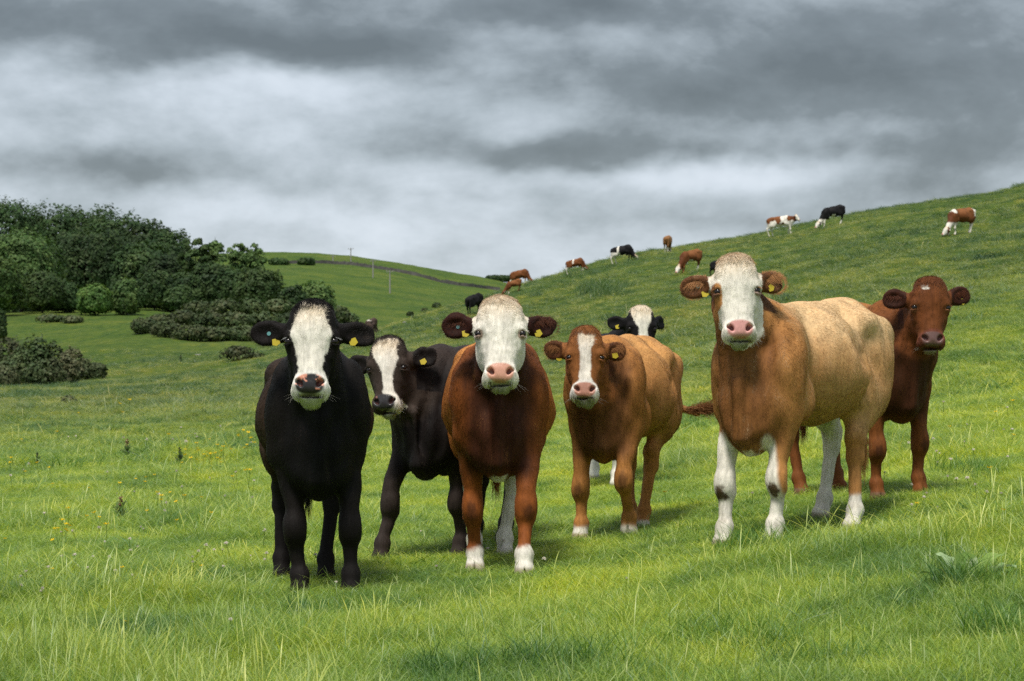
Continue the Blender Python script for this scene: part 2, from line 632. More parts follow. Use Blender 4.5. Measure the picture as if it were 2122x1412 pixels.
def cow_field(sp):
    """sp: spec with local-frame data (front feet centre at origin, hind quarters towards +y)"""
    F = Field()
    L = sp.get('L', 1.30)
    g = sp.get('gz', lambda x, y: 0.0)            # local ground height under a local point
    gh = g(0, L)
    def T(x, y, z):                                # trunk follows the fall of the ground
        return (x, y, z + gh * y / L + sp.get('lift', 0.0))
    fat = sp.get('fat', 1.0)
    bx = sp.get('bend', 0.0)
    # trunk
    F.ell(T(0, 0.22, 0.99), (0.215 * fat, 0.34, 0.33), 0.08)
    F.ell(T(0, 0.72, 0.97), (0.330 * fat, 0.47, 0.345), 0.07)
    F.ell(T(0, 0.82, 0.925), (0.345 * fat, 0.37, 0.30), 0.08)
    F.ell(T(0, L, 1.09), (0.235, 0.34, 0.245), 0.10)
    F.rc(T(0, 0.15, 1.25), T(0, L - 0.05, 1.27), 0.075, 0.085, 0.12)
    for s in (-1, 1):
        F.ell(T(s * 0.19, L - 0.12, 1.20), (0.075, 0.11, 0.075), 0.10)            # hook bones
        F.ell(T(s * 0.160, 0.09, 0.98), (0.100 * fat, 0.19, 0.28), 0.06)            # shoulder
        F.ell(T(s * 0.125, 0.0, 0.80), (0.11, 0.15, 0.17), 0.07)                   # point of shoulder
        F.ell(T(s * 0.09, -0.04, 0.66), (0.085, 0.12, 0.11), 0.06)
    for s in (-1, 1):
        F.rc(T(s * 0.135, -0.19, 1.0), T(s * 0.125, -0.19, 0.70), 0.024, 0.026, 0.05, sub=True)
        F.rc(T(s * 0.275, 0.30, 1.15), T(s * 0.25, 0.26, 0.72), 0.012, 0.02, 0.06, sub=True)
    for s in (-1, 1):
        F.ell(T(s * 0.072, -0.125, 0.75), (0.062, 0.075, 0.14), 0.035)                # pectoral lobes
        F.ell(T(s * 0.195, 0.02, 0.99), (0.088, 0.15, 0.20), 0.04)                    # shoulder blade mass
        F.ell(T(s * 0.205, 0.21, 0.80), (0.065, 0.12, 0.13), 0.05)                    # triceps
        F.ell(T(s * 0.19, L + 0.16, 1.13), (0.07, 0.09, 0.10), 0.06)                  # pin bone side
    F.rc(T(0, -0.20, 0.60), T(0, -0.235, 0.92), 0.040, 0.022, 0.035)                   # loose skin down the breast
    # brisket
    F.ell(T(0, -0.04, 0.61), (0.10, 0.16, 0.13), 0.06)
    F.rc(T(0, -0.10, 0.62), T(0, 0.30, 0.58), 0.06, 0.09, 0.08)
    # neck
    H = sp['H']; hp = np.array(sp['hp'])
    hs = sp.get('hs', 1.0)
    def h2l(x, f, u): return hp + H @ (np.array([x, f, u * (UDN if u < 0 else UUP)]) * hs)
    nb = h2l(0, -0.15, 0.03)
    nb2 = h2l(0, -0.17, -0.05)
    F.rc(T(0, 0.14, 1.08), nb, 0.235, 0.125, 0.10, sc=(0.86, 1, 1))
    F.rc(T(0, -0.02, 0.86), nb2, 0.155, 0.095, 0.10, sc=(0.88, 1, 1))
    F.rc(T(0, -0.12, 0.70), h2l(0, -0.2, -0.09), 0.055, 0.05, 0.07)                  # dewlap
    for s in (-1, 1):                                                               # straps of the neck
        F.rc(T(s * 0.11, -0.07, 0.80), h2l(s * 0.07, -0.17, -0.02), 0.06, 0.05, 0.04)
    # front legs
    for i, s in enumerate((-1, 1)):
        fx, fy, lift = sp['front'][i]
        gz = g(fx, fy) + lift
        el = np.array(T(s * 0.168, 0.06, 0.74))
        up = np.array(T(s * 0.160, 0.04, 0.93))
        kn = np.array(sp['knee'][i]) if sp.get('knee') and sp['knee'][i] is not None else \
            np.array((el[0] * 0.40 + fx * 0.60, (el[1] * 0.35 + fy * 0.65) - 0.025, gz + 0.375))
        ft = np.array((fx, fy + 0.0, gz + 0.125)); hf = np.array((fx, fy - 0.035, gz + 0.035))
        if lift > 0.03: ft = np.array((fx, fy + 0.03, gz + 0.10)); hf = np.array((fx, fy + 0.02, gz + 0.02))
        F.rc(up, el, 0.108, 0.098, 0.04)
        F.rc(el, kn + (0, 0.01, 0.11), 0.100, 0.058, 0.05, sc=(0.90, 1, 1))
        F.rc(kn + (0, 0.0, 0.045), kn - (0, 0, 0.035), 0.062, 0.060, 0.03)
        F.ell(kn + (0, -0.03, 0.0), (0.048, 0.036, 0.055), 0.04)
        F.rc(kn + (0, 0.015, -0.05), ft + (0, 0.01, 0.03), 0.044, 0.037, 0.03)
        F.rc(kn + (0, 0.05, -0.04), ft + (0, 0.035, 0.04), 0.018, 0.016, 0.02)          # tendon
        F.ell(ft, (0.050, 0.054, 0.042), 0.03)
        F.rc(ft, hf, 0.044, 0.054, 0.03)
        F.rc(hf + (0, 0.0, 0.0), hf - (0, -0.01, 0.03), 0.055, 0.062, 0.02)
        F.ell(hf + (0, -0.07, -0.02), (0.006, 0.05, 0.06), 0.01, sub=True)
        F.ell(ft + (0, 0.055, -0.02), (0.03, 0.015, 0.018), 0.015)
    # hind legs
    for i, s in enumerate((-1, 1)):
        fx, fy, lift = sp['hind'][i]
        gz = g(fx, fy) + lift
        hk = np.array((0.5 * s * 0.17 + 0.5 * fx, fy + 0.11, gz + 0.50))
        ft = np.array((fx, fy + 0.02, gz + 0.13)); hf = np.array((fx, fy - 0.04, gz + 0.035))
        F.ell(T(s * 0.165, L + 0.02, 0.92), (0.125, 0.24, 0.31), 0.07)
        F.ell(T(s * 0.20, L - 0.20, 0.76), (0.095, 0.15, 0.17), 0.09)
        F.rc(T(s * 0.18, L - 0.03, 0.74), hk + (0, -0.03, 0.08), 0.12, 0.052, 0.06, sc=(0.85, 1, 1))
        F.rc(hk + (0, 0, 0.05), hk - (0, 0, 0.05), 0.056, 0.055, 0.04)
        F.ell(hk + (0, 0.045, 0.03), (0.026, 0.03, 0.05), 0.03)
        F.rc(T(s * 0.15, L + 0.2, 0.82), hk + (0, 0.045, 0.06), 0.04, 0.02, 0.08)
        F.rc(hk - (0, 0, 0.05), ft + (0, 0, 0.03), 0.044, 0.038, 0.03)
        F.ell(ft, (0.05, 0.055, 0.045), 0.04)
        F.rc(ft, hf, 0.044, 0.054, 0.03)
        F.rc(hf, hf - (0, -0.01, 0.03), 0.055, 0.060, 0.02)
    for s in (-1, 1):
        F.ell(T(s * 0.40, L - 0.40, 1.12), (0.11, 0.15, 0.17), 0.12, sub=True)
        F.rc(T(s * 0.30, L - 0.33, 1.02), T(s * 0.33, L - 0.34, 0.78), 0.015, 0.03, 0.08, sub=True)
        F.rc(T(s * 0.22, L + 0.36, 1.0), T(s * 0.16, L + 0.34, 0.80), 0.03, 0.04, 0.06, sub=True)
    # flank fold and tail head
    F.rc(T(0, L + 0.22, 1.22), T(0, L + 0.33, 1.12), 0.045, 0.03, 0.05)
    tl = sp.get('tail') or [T(0, L + 0.33, 1.12), T(0.0, L + 0.37, 0.85), T(0.0, L + 0.35, 0.55)]
    for a, b in zip(tl[:-1], tl[1:]):
        F.rc(a, b, 0.026, 0.018, 0.02)
    # head
    e = lambda x, f, u, r, k=0.04, sub=False, tilt=0.0, ry=0.0: F.ell(h2l(x, f, u), np.array(r) * hs, k, rot=H @ rotx(tilt) @ roty(ry), sub=sub)
    def c(a, b, ra, rb, k=0.04, sub=False): F.rc(h2l(*a), h2l(*b), ra * hs, rb * hs, k, sub=sub)
    fw = sp.get('facew', 1.0)
    e(0, -0.075, 0.075, (0.120 * fw, 0.115, 0.145))
    e(0, -0.06, 0.17, (0.088 * fw, 0.085, 0.062), 0.05)
    for s in (-1, 1):
        e(s * 0.052 * fw, -0.02, 0.085, (0.066 * fw, 0.045, 0.090), 0.06)              # flat broad forehead
        e(s * 0.098 * fw, -0.035, 0.012, (0.042, 0.048, 0.044), 0.035)                 # orbit
        e(s * 0.070 * fw, -0.13, -0.065, (0.062, 0.085, 0.115), 0.05)                  # cheek
        c((s * 0.098 * fw, -0.05, -0.02), (s * 0.072, -0.065, -0.17), 0.024, 0.018, 0.05)   # facial crest
    for s in (-1, 1):
        e(s * 0.098 * fw, 0.030, -0.058, (0.020, 0.030, 0.048), 0.035, sub=True)           # hollow before the eye
        e(s * 0.100 * fw, -0.018, 0.040, (0.036, 0.032, 0.020), 0.03)                  # brow
        e(s * 0.112, 0.0, -0.17, (0.022, 0.07, 0.05), 0.04, sub=True)                  # cheek hollow
    c((0, -0.065, 0.02), (0, -0.045, -0.20), 0.088, 0.062, 0.05)                  # nasal bridge
    for s in (-1, 1):
        c((s * 0.030, -0.030, 0.0), (s * 0.030, -0.020, -0.20), 0.042, 0.036, 0.05)
    c((0, -0.17, -0.03), (0, -0.105, -0.28), 0.085, 0.048, 0.06)                  # lower jaw
    e(0, -0.055, -0.262, (0.089, 0.072, 0.060), 0.045)                             # muzzle
    for s in (-1, 1):
        e(s * 0.052, -0.046, -0.285, (0.047, 0.058, 0.045), 0.03)                  # upper lips
        e(s * 0.053, -0.005, -0.252, (0.034, 0.028, 0.038), 0.025)                 # nostril wing
    e(0, -0.002, -0.262, (0.050, 0.024, 0.046), 0.025)
    e(0, -0.085, -0.335, (0.052, 0.046, 0.026), 0.02)                              # chin
    e(0, -0.03, -0.322, (0.062, 0.050, 0.0055), 0.010, sub=True)                   # mouth
    for s in (-1, 1):
        e(s * 0.050, 0.022, -0.254, (0.014, 0.034, 0.024), 0.012, sub=True, ry=s * 0.55)
        e(s * 0.066, 0.010, -0.242, (0.012, 0.026, 0.010), 0.012, sub=True, ry=s * 0.2)
        e(s * 0.130 * fw, 0.004, 0.004, (0.017, 0.022, 0.015), 0.010, sub=True, tilt=0.0)  # eye opening
        c((s * 0.118 * fw, 0.012, 0.024), (s * 0.142 * fw, -0.020, 0.020), 0.0075, 0.0070, 0.010)   # lids
        c((s * 0.116 * fw, 0.010, -0.018), (s * 0.138 * fw, -0.016, -0.014), 0.006, 0.006, 0.010)
    # ears
    ears = []
    for i, s in enumerate((-1, 1)):
        d, sw, tw, ln = sp['ears'][i]
        e1, n, e3 = ear_frame(H, s, d, sw, tw)
        base = np.array((s * 0.105 * fw, -0.095, 0.085))
        Fr = np.stack([e1, n, e3], 1)
        cen = base + e1 * (0.045 + ln * 0.55)
        W = H @ Fr
        def pt(q): return hp + H @ (q * hs)
        F.rc(pt(base - e3 * 0.008), pt(base + e1 * 0.085), 0.054 * hs, 0.042 * hs, 0.04)
        F.ell(pt(cen), np.array((ln * 0.60, 0.032, 0.064)) * hs, 0.03, rot=W)
        F.ell(pt(cen + e1 * ln * 0.12 + e3 * 0.014), np.array((ln * 0.44, 0.026, 0.056)) * hs, 0.03, rot=W)
        F.ell(pt(cen + n * 0.040 + e1 * 0.022 - e3 * 0.006), np.array((ln * 0.54, 0.034, 0.047)) * hs, 0.030, rot=W, sub=True)
        ears.append((cen, e1, n, e3, ln))
    return F, ears, h2l


def build_cow(sp):
    """makes one animal: root Empty > body, eyes, coat, tags"""
    x0, y0 = sp['at']
    yaw = R(sp['yaw'])
    sc = sp.get('scale', 1.0)
    z0 = ground1(x0, y0)
    Rz = rotz(yaw)
    def gz(lx, ly):
        w = Rz @ np.array([lx, ly, 0.0]) * sc
        return (ground1(x0 + w[0], y0 + w[1]) - z0) / sc - 0.01
    sp['gz'] = gz
    hpx, hpy, hd = sp['eye']
    wp = np.array([(hpx - CX) / FPX * hd - x0, hd - y0, CAMZ + (HOR - hpy) / FPX * hd - z0])
    sp['hp'] = (Rz.T @ wp) / sc
    sp['H'] = head_frame(R(sp.get('hyaw', 0)) - yaw, R(sp.get('pitch', 20)), R(sp.get('roll', 0)))
    sp['hs'] = sp.get('hscale', 1.0) / sc
    L = sp.setdefault('L', 1.30)
    sp.setdefault('front', [(-0.14, 0.0, 0), (0.14, 0.02, 0)])
    sp.setdefault('hind', [(-0.15, L + 0.08, 0), (0.15, L + 0.05, 0)])
    sp.setdefault('ears', [(0.1, 0.25, 0.0, 0.155), (0.1, 0.25, 0.0, 0.155)])
    F, ears, h2l = cow_field(sp)
    H, hp, hs = sp['H'], sp['hp'], sp['hs']
    lo, hi = F.bounds()
    lo = np.maximum(lo, [-1.2, -2.0, -1.0]) - 0.01
    res = sp['res']
    if sp.get('fine'):
        fr = 0.34 * hs
        X = axis_coords(lo[0], hi[0], res, hp[0] - fr, hp[0] + fr, sp['fine'])
        Y = axis_coords(lo[1], hi[1], res * 1.15, hp[1] - 0.22, hp[1] + 0.18, sp['fine'])
        Z = axis_coords(lo[2], hi[2], res, hp[2] - 0.36, hp[2] + 0.24, sp['fine'])
    else:
        X = axis_coords(lo[0], hi[0], res); Y = axis_coords(lo[1], hi[1], res); Z = axis_coords(lo[2], hi[2], res)
    sd = sp.get('seed', 1)
    amp = 0.0 if not sp.get('fine') else 1.0
    def fn(P):
        d = F.eval(P)
        if amp:
            m = np.abs(d) < 0.06
            if m.any():
                Q = P[m]
                Hc = head_coords(Q, hp, H, hs)
                hd_ = np.linalg.norm(Hc - [0, -0.08, -0.05], axis=1)
                body = sm(0.24, 0.36, hd_)
                trunk = body * sm(0.50, 0.70, Q[:, 2])
                # folds of the neck and chest run up and down; ribs and muscles further back
                fold = ((1 - np.abs(vnoise(Q * [9, 5, 2.2], 1.0, sd)) * 2) * 0.011 + vnoise(Q * [22, 9, 4], 1.0, sd + 2) * 0.006) * (1 - sm(0.05, 0.35, Q[:, 1]))
                mus = vnoise(Q * [5, 5, 4], 1.0, sd + 5) * 0.014 + vnoise(Q * [11, 11, 9], 1.0, sd + 6) * 0.007 + vnoise(Q * [3, 9, 1.6], 1.0, sd + 7) * 0.008 * sm(0.3, 0.5, Q[:, 1])
                d[m] += trunk * (fold + mus) + (1 - trunk) * body * vnoise(Q * [16, 16, 10], 1.0, sd + 3) * 0.005 \
                    + (1 - body) * (vnoise(Hc * 34, 1.0, sd + 9) * 0.0018 + vnoise(Hc * [60, 60, 40], 1.0, sd + 10) * 0.0022 * sm(0.03, 0.12, Hc[:, 2]))
        return d
    V, Fc = surface_nets(fn, X, Y, Z)
    V = relax(V, Fc, 1, 0.45)
    N = vert_normals(V, Fc)
    Hc = head_coords(V, hp, H, hs)
    col, wet = sp['coat'](V, Hc, N, sp)
    fl = dict(coat=('FLOAT_COLOR', col), wet=('FLOAT', wet))
    root = empty('cow' if not sp.get('calf') else 'calf', (x0, y0, z0), yaw)
    root.scale = (sc, sc, sc)
    tag(root, sp['label'], sp.get('cat', 'cow'), sp.get('group'))
    if not sp.get('fine'):
        me = mesh_from('cow_body', V, Fc, M_COAT, True, fl)
        body = obj('body', me, root)
        return root
    me = mesh_from('cow_body', V, Fc, M_COAT, True, fl)
    body = obj('body', me, root)
    # eyes
    fw = sp.get('facew', 1.0)
    for s in (-1, 1):
        V2, F2 = uv_ball(0.0215 * hs, 20, 12)
        o = obj('eye', mesh_from('eye', V2 + h2l(s * 0.1185 * fw, -0.009, 0.002), F2, M_EYE), root)
        tag(o)
    # ear tags
    for i, s in enumerate((-1, 1)):
        cen, e1, n, e3, ln = ears[i]
        for (kind, a, b, c_, rot_) in sp.get('tags', ([], []))[i]:
            o3 = cen + e1 * a + e3 * b + n * c_
            if kind == 'flag':
                pts = np.array([(-0.026, 0.022), (0.026, 0.022), (0.030, -0.020), (0.0, -0.034), (-0.030, -0.020)]) * 0.72
                mt = M_TAG
            else:
                t_ = np.linspace(0, 2 * np.pi, 13)[:-1]
                pts = np.stack([np.cos(t_), np.sin(t_)], 1) * 0.011
                mt = M_TAG2
            cr, sr = math.cos(rot_), math.sin(rot_)
            ax = e1 * cr + e3 * sr; ay = -e1 * sr + e3 * cr
            V3 = [o3 + ax * p[0] + ay * p[1] + n * z for z in (-0.002, 0.002) for p in pts]
            m_ = len(pts)
            V3 = np.array([hp + H @ (v * hs) for v in V3])
            me3 = bpy.data.meshes.new('tag')
            fcs = [list(range(m_))[::-1], list(range(m_, 2 * m_))] + [[j, (j + 1) % m_, m_ + (j + 1) % m_, m_ + j] for j in range(m_)]
            me3.from_pydata(V3.tolist(), [], fcs)
            me3.materials.append(mt)
            o = obj('ear_tag' if kind == 'flag' else 'button_tag', me3, root)
            o['label'] = 'yellow plastic ear tag' if kind == 'flag' else 'small round turquoise button tag'
    # coat: real hairs
    add_coat(root, sp, V, Fc, N, Hc, col, wet, ears, h2l)
    return root


def uv_ball(r, nu=16, nv=10):
    V, F = [], []
    for j in range(nv + 1):
        t = math.pi * j / nv
        for i in range(nu):
            p = 2 * math.pi * i / nu
            V.append((r * math.sin(t) * math.cos(p), r * math.sin(t) * math.sin(p), r * math.cos(t)))
    for j in range(nv):
        for i in range(nu):
            F.append((j * nu + i, (j + 1) * nu + i, (j + 1) * nu + (i + 1) % nu, j * nu + (i + 1) % nu))
    return np.array(V), np.array(F)


def hair_object(name, P, rad, col, parent, mat):
    """P (n,k,3) strands, rad (n,k), col (n,3)"""
    n, k = P.shape[:2]
    hc = bpy.data.hair_curves.new(name)
    hc.add_curves([k] * n)
    hc.attributes['position'].data.foreach_set('vector', P.astype(np.float32).ravel()) if 'position' in hc.attributes else \
        hc.attributes.new('position', 'FLOAT_VECTOR', 'POINT').data.foreach_set('vector', P.astype(np.float32).ravel())
    ra = hc.attributes.get('radius') or hc.attributes.new('radius', 'FLOAT', 'POINT')
    ra.data.foreach_set('value', rad.astype(np.float32).ravel())
    ca = hc.attributes.new('coat', 'FLOAT_COLOR', 'CURVE')
    c4 = np.concatenate([col, np.ones((n, 1))], 1).astype(np.float32)
    ca.data.foreach_set('color', c4.ravel())
    hc.materials.append(mat)
    o = bpy.data.objects.new(name, hc)
    return link(o, parent)


def add_coat(root, sp, V, Fc, N, Hc, col, wet, ears, h2l):
    r = np.random.default_rng(sp.get('seed', 1) + 100)
    H, hp, hs = sp['H'], sp['hp'], sp['hs']
    q0, q1, q2, q3 = (V[Fc[:, i]] for i in range(4))
    area = np.linalg.norm(np.cross(q2 - q0, q3 - q1), axis=1) * 0.5
    cf = Hc[Fc[:, 0]]
    hd = np.linalg.norm(cf - [0, -0.06, -0.02], axis=1)
    isface = hd < 0.33
    wgt = area * np.where(isface, 3.2, 1.0) * np.where(V[Fc[:, 0], 2] < 0.16, 0.6, 1.0)
    wgt = wgt * (wet[Fc[:, 0]] < 0.3)
    n = sp.get('hairs', 60000)
    fi = r.choice(len(Fc), n, p=wgt / wgt.sum())
    a, b = r.random(n)[:, None], r.random(n)[:, None]
    p = (q0[fi] * (1 - a) + q1[fi] * a) * (1 - b) + (q3[fi] * (1 - a) + q2[fi] * a) * b
    vi = Fc[fi, r.integers(0, 4, n)]
    nn = N[Fc[fi]].mean(1); nn /= np.linalg.norm(nn, axis=1)[:, None]
    c = col[vi]
    hc = head_coords(p, hp, H, hs)
    hraw = (p - hp) @ H / hs
    # direction field: back and down on the trunk, down on the legs, away from the whorl on the face
    dirv = np.zeros((n, 3))
    dirv[:, 1] = 0.55 * sm(0.55, 0.8, p[:, 2]); dirv[:, 2] = -1.0
    top = sm(1.15, 1.35, p[:, 2])[:, None]
    dirv = dirv * (1 - top) + np.array([0, 1.0, -0.15]) * top
    dirv[:, 0] += vnoise(p * [9, 9, 5], 1.0, 31) * 0.35
    dirv[:, 1] += vnoise(p * [9, 9, 5], 1.0, 32) * 0.35
    wh = sp.get('whorl', 0.03)
    rad = np.stack([hc[:, 0], np.zeros(n), hc[:, 2] - wh], 1)
    rad /= np.linalg.norm(rad, axis=1)[:, None] + 1e-6
    rad += np.array([0, 0, -0.25])
    rad[:, 0] += vnoise(hc * 30, 1.0, 41) * 0.5; rad[:, 2] += vnoise(hc * 30, 1.0, 42) * 0.5
    hdir = rad @ H.T
    h_ = np.linalg.norm(hc - [0, -0.06, -0.02], axis=1)
    wf = (1 - sm(0.22, 0.30, h_))[:, None]
    dirv = dirv * (1 - wf) + hdir * wf
    lng = 0.019 + 0.006 * r.random(n)
    lng = lng * (1 - wf[:, 0]) + wf[:, 0] * (0.009 + 0.004 * r.random(n))
    legs = 1 - sm(0.42, 0.60, p[:, 2])
    lng *= 1 - 0.45 * legs
    belly = (nn[:, 2] < -0.4) & (p[:, 2] > 0.45)
    lng[belly] *= 1.5
    # forehead curls and poll
    fore = wf[:, 0] * sm(0.05, 0.14, hc[:, 2])
    lng += fore * 0.010
    poll = wf[:, 0] * sm(0.145, 0.2, hc[:, 2])
    lng += poll * (0.012 + 0.020 * r.random(n) * sp.get('tuft', 1.0))
    dirv = dirv + (poll * 1.2)[:, None] * (H @ np.array([0, 1.2, -0.9])) * (hc[:, 1] > -0.12)[:, None]
    # ears
    lift = 0.13 + 0.07 * r.random(n)
    lift = lift + fore * 0.07
    for i in range(2):
        cen, e1, nrm, e3, ln = ears[i]
        q = hraw - cen
        a_, b_, c_ = q @ e1, q @ nrm, q @ e3
        on = (np.abs(a_) < ln * 0.62) & (np.abs(c_) < 0.085) & (np.abs(b_) < 0.06) & (np.abs(hc[:, 0]) > 0.12)
        out = (e1[None] * (0.7 + a_[:, None] / ln) + e3[None] * (c_[:, None] / 0.05) * 0.8)
        dl = out @ H.T
        dirv[on] = dl[on]
        edge = on & ((np.abs(a_) / (ln * 0.56)) ** 2 + (c_ / 0.066) ** 2 > 0.75)
        lng[on] = 0.008 + 0.005 * r.random(on.sum())
        lng[edge] = 0.009 + 0.007 * r.random(edge.sum())
        lift[on] = 0.35
    dirv -= nn * (dirv * nn).sum(1)[:, None]
    dirv /= np.linalg.norm(dirv, axis=1)[:, None] + 1e-9
    side = np.cross(nn, dirv)
    jit = (r.random(n) - 0.5)[:, None] * 0.55
    dirv = dirv + side * jit
    K = 4
    ts = np.linspace(0, 1, K)
    P = np.zeros((n, K, 3)); Rd = np.zeros((n, K))
    cur = ((r.random(n) - 0.5) * (0.25 + fore * 0.9))[:, None]
    for i, t in enumerate(ts):
        up = lift * (t - 0.62 * t * t) 
        P[:, i] = p + lng[:, None] * hs ** 0 * (dirv * t + nn * up[:, None] + side * cur * (t * t)) - nn * 0.0015 * (1 - t)
        Rd[:, i] = 0.00095 * (1 - 0.8 * t)
    streak = vnoise(p * [34, 20, 5.0], 1.0, 52) * 0.30 * (1 - wf[:, 0]) + vnoise(p * [60, 36, 9.0], 1.0, 53) * 0.16 * (1 - wf[:, 0]) + vnoise(p * [7, 7, 3.5], 1.0, 51) * 0.16
    tone = (np.exp(r.normal(0, 0.07, n)) * (1 + streak))[:, None]
    if sp.get('tip') is not None:  # highlight on upward-facing hair put into the strand colour
        sheenc = np.array(sp['tip'])
        tw = np.clip(vnoise(p * [30, 18, 4.5], 1.0, 57) * 1.5 - 0.05, 0, 1) * (0.4 + 0.6 * r.random(n)) * 0.65 * (1 - wf[:, 0]) * sm(0.0, 0.25, nn[:, 2] * 0.5 + 0.2 * np.abs(nn[:, 0])) * sm(0.45, 0.7, p[:, 2])
        tw = tw * (c.mean(1) < 0.45)
        c = c * (1 - tw[:, None]) + sheenc * tw[:, None]
    hair_object('coat', P, Rd, np.clip(c * tone, 0, 1), root, M_HAIR)
    # long hairs: lashes, ear fringe, whiskers, tail switch
    Ps, Cs, Rs = [], [], []
    K2 = 5
    def strand(p0, d0, ln, colr, bend, rd):
        t = np.linspace(0, 1, K2)[:, None]
        Ps.append(p0 + d0 * ln * t + bend * (t * t)); Cs.append(colr); Rs.append(rd * (1 - 0.8 * t[:, 0]))
    fw = sp.get('facew', 1.0)
    for s in (-1, 1):
        for j in range(14):
            a = r.random()
            q = np.array((s * (0.122 + 0.022 * a) * fw, 0.012 - 0.03 * a, 0.017))
            d = np.array((s * (0.55 + 0.3 * r.random()), 0.5, 0.05 + 0.2 * r.random()))
            strand(h2l(*q), H @ d, 0.024 * (0.7 + 0.5 * r.random()), sp.get('lash', tuple(np.array(sp['pal']['base']) * 0.8)), H @ np.array((0, 0, -0.014)), 0.0006)
        for j in range(9):
            q = np.array((s * (0.05 + 0.045 * r.random()), -0.07 + 0.03 * r.random(), -0.29 - 0.03 * r.random()))
            d = np.array((s * (0.5 + 0.7 * r.random()), 0.2 * r.random(), -0.8 * r.random()))
            strand(h2l(*q), H @ d, 0.045 * (0.5 + r.random()), (0.45, 0.42, 0.38), H @ np.array((0, 0, -0.01)), 0.0003)
    for i, s in enumerate((-1, 1)):
        cen, e1, nrm, e3, ln = ears[i]
        ecol = np.array(sp.get('earhair', (0.25, 0.12, 0.05)))
        for j in range(sp.get('fringe', 220)):
            q = cen + e1 * (ln * (-0.45 + 0.75 * r.random() ** 1.5)) + e3 * (0.040 + 0.012 * r.normal()) + nrm * 0.014
            d = -e3 * (0.6 + 0.4 * r.random()) + e1 * (0.5 + 0.5 * r.normal() * 0.5) + nrm * (0.22 + 0.15 * r.random())
            strand(hp + H @ (q * hs), H @ d, 0.045 * (0.6 + 0.7 * r.random()), ecol * (0.6 + 0.8 * r.random()), H @ (nrm * -0.006), 0.0007)
        for j in range(sp.get('rim', 260)):
            a = r.random() * 2 * np.pi
            q = cen + e1 * (ln * 0.54 * math.cos(a)) + e3 * (0.064 * math.sin(a)) 
            if abs(q[0]) < 0.15: continue
            d = e1 * math.cos(a) + e3 * math.sin(a) + e1 * 0.3
            d = d + r.normal(0, 0.14, 3)
            strand(hp + H @ (q * hs), H @ d, 0.012 * (0.5 + r.random()), ecol * (0.8 + 0.7 * r.random()), H @ (e1 * 0.004), 0.00055)
    for (a, b, cnt, ln, sprd, colr) in sp.get('switch', []):
        a, b = np.array(a), np.array(b)
        d0 = (b - a) / np.linalg.norm(b - a)
        for j in range(cnt):
            t = r.random()
            d = d0 + r.normal(0, sprd, 3) * (0.3 + t * 0.7)
            strand(a + (b - a) * t + r.normal(0, 0.012, 3), d, ln * (0.5 + 0.6 * r.random()), np.array(colr) * (0.6 + 0.8 * r.random()),
                   np.array((0, 0, 1)) * r.normal(0.01, 0.03), 0.0011)
    hair_object('long_hair', np.array(Ps), np.array(Rs), np.clip(np.array(Cs), 0, 1), root, M_HAIR)


# ---- coat patterns (markings and hair colour, with some light and shade painted in)
WHITE = np.array((0.78, 0.73, 0.64)); CREAM = np.array((0.66, 0.54, 0.39))
PINK = np.array((0.56, 0.27, 0.20))


def mixc(a, b, w):
    return a * (1 - w[:, None]) + b * w[:, None]


def face_parts(Hc, V):
    x, f, u = Hc[:, 0], Hc[:, 1], Hc[:, 2]
    hd = np.linalg.norm(Hc - [0, -0.08, -0.05], axis=1)
    on = (hd < 0.42)
    # nose pad: front of the muzzle
    pad = ((np.abs(x) / 0.079) ** 2.6 + (np.abs(u + 0.260) / 0.060) ** 2.6) ** (1 / 2.6)
    noz = (1 - sm(0.86, 1.04, pad)) * sm(-0.045, -0.025, f) * on
    # dark slot in the nostril
    lip = (1 - sm(0.003, 0.010, np.abs(u + 0.322))) * (np.abs(x) < 0.07) * (f > -0.10) * on
    return x, f, u, hd, on, noz, lip


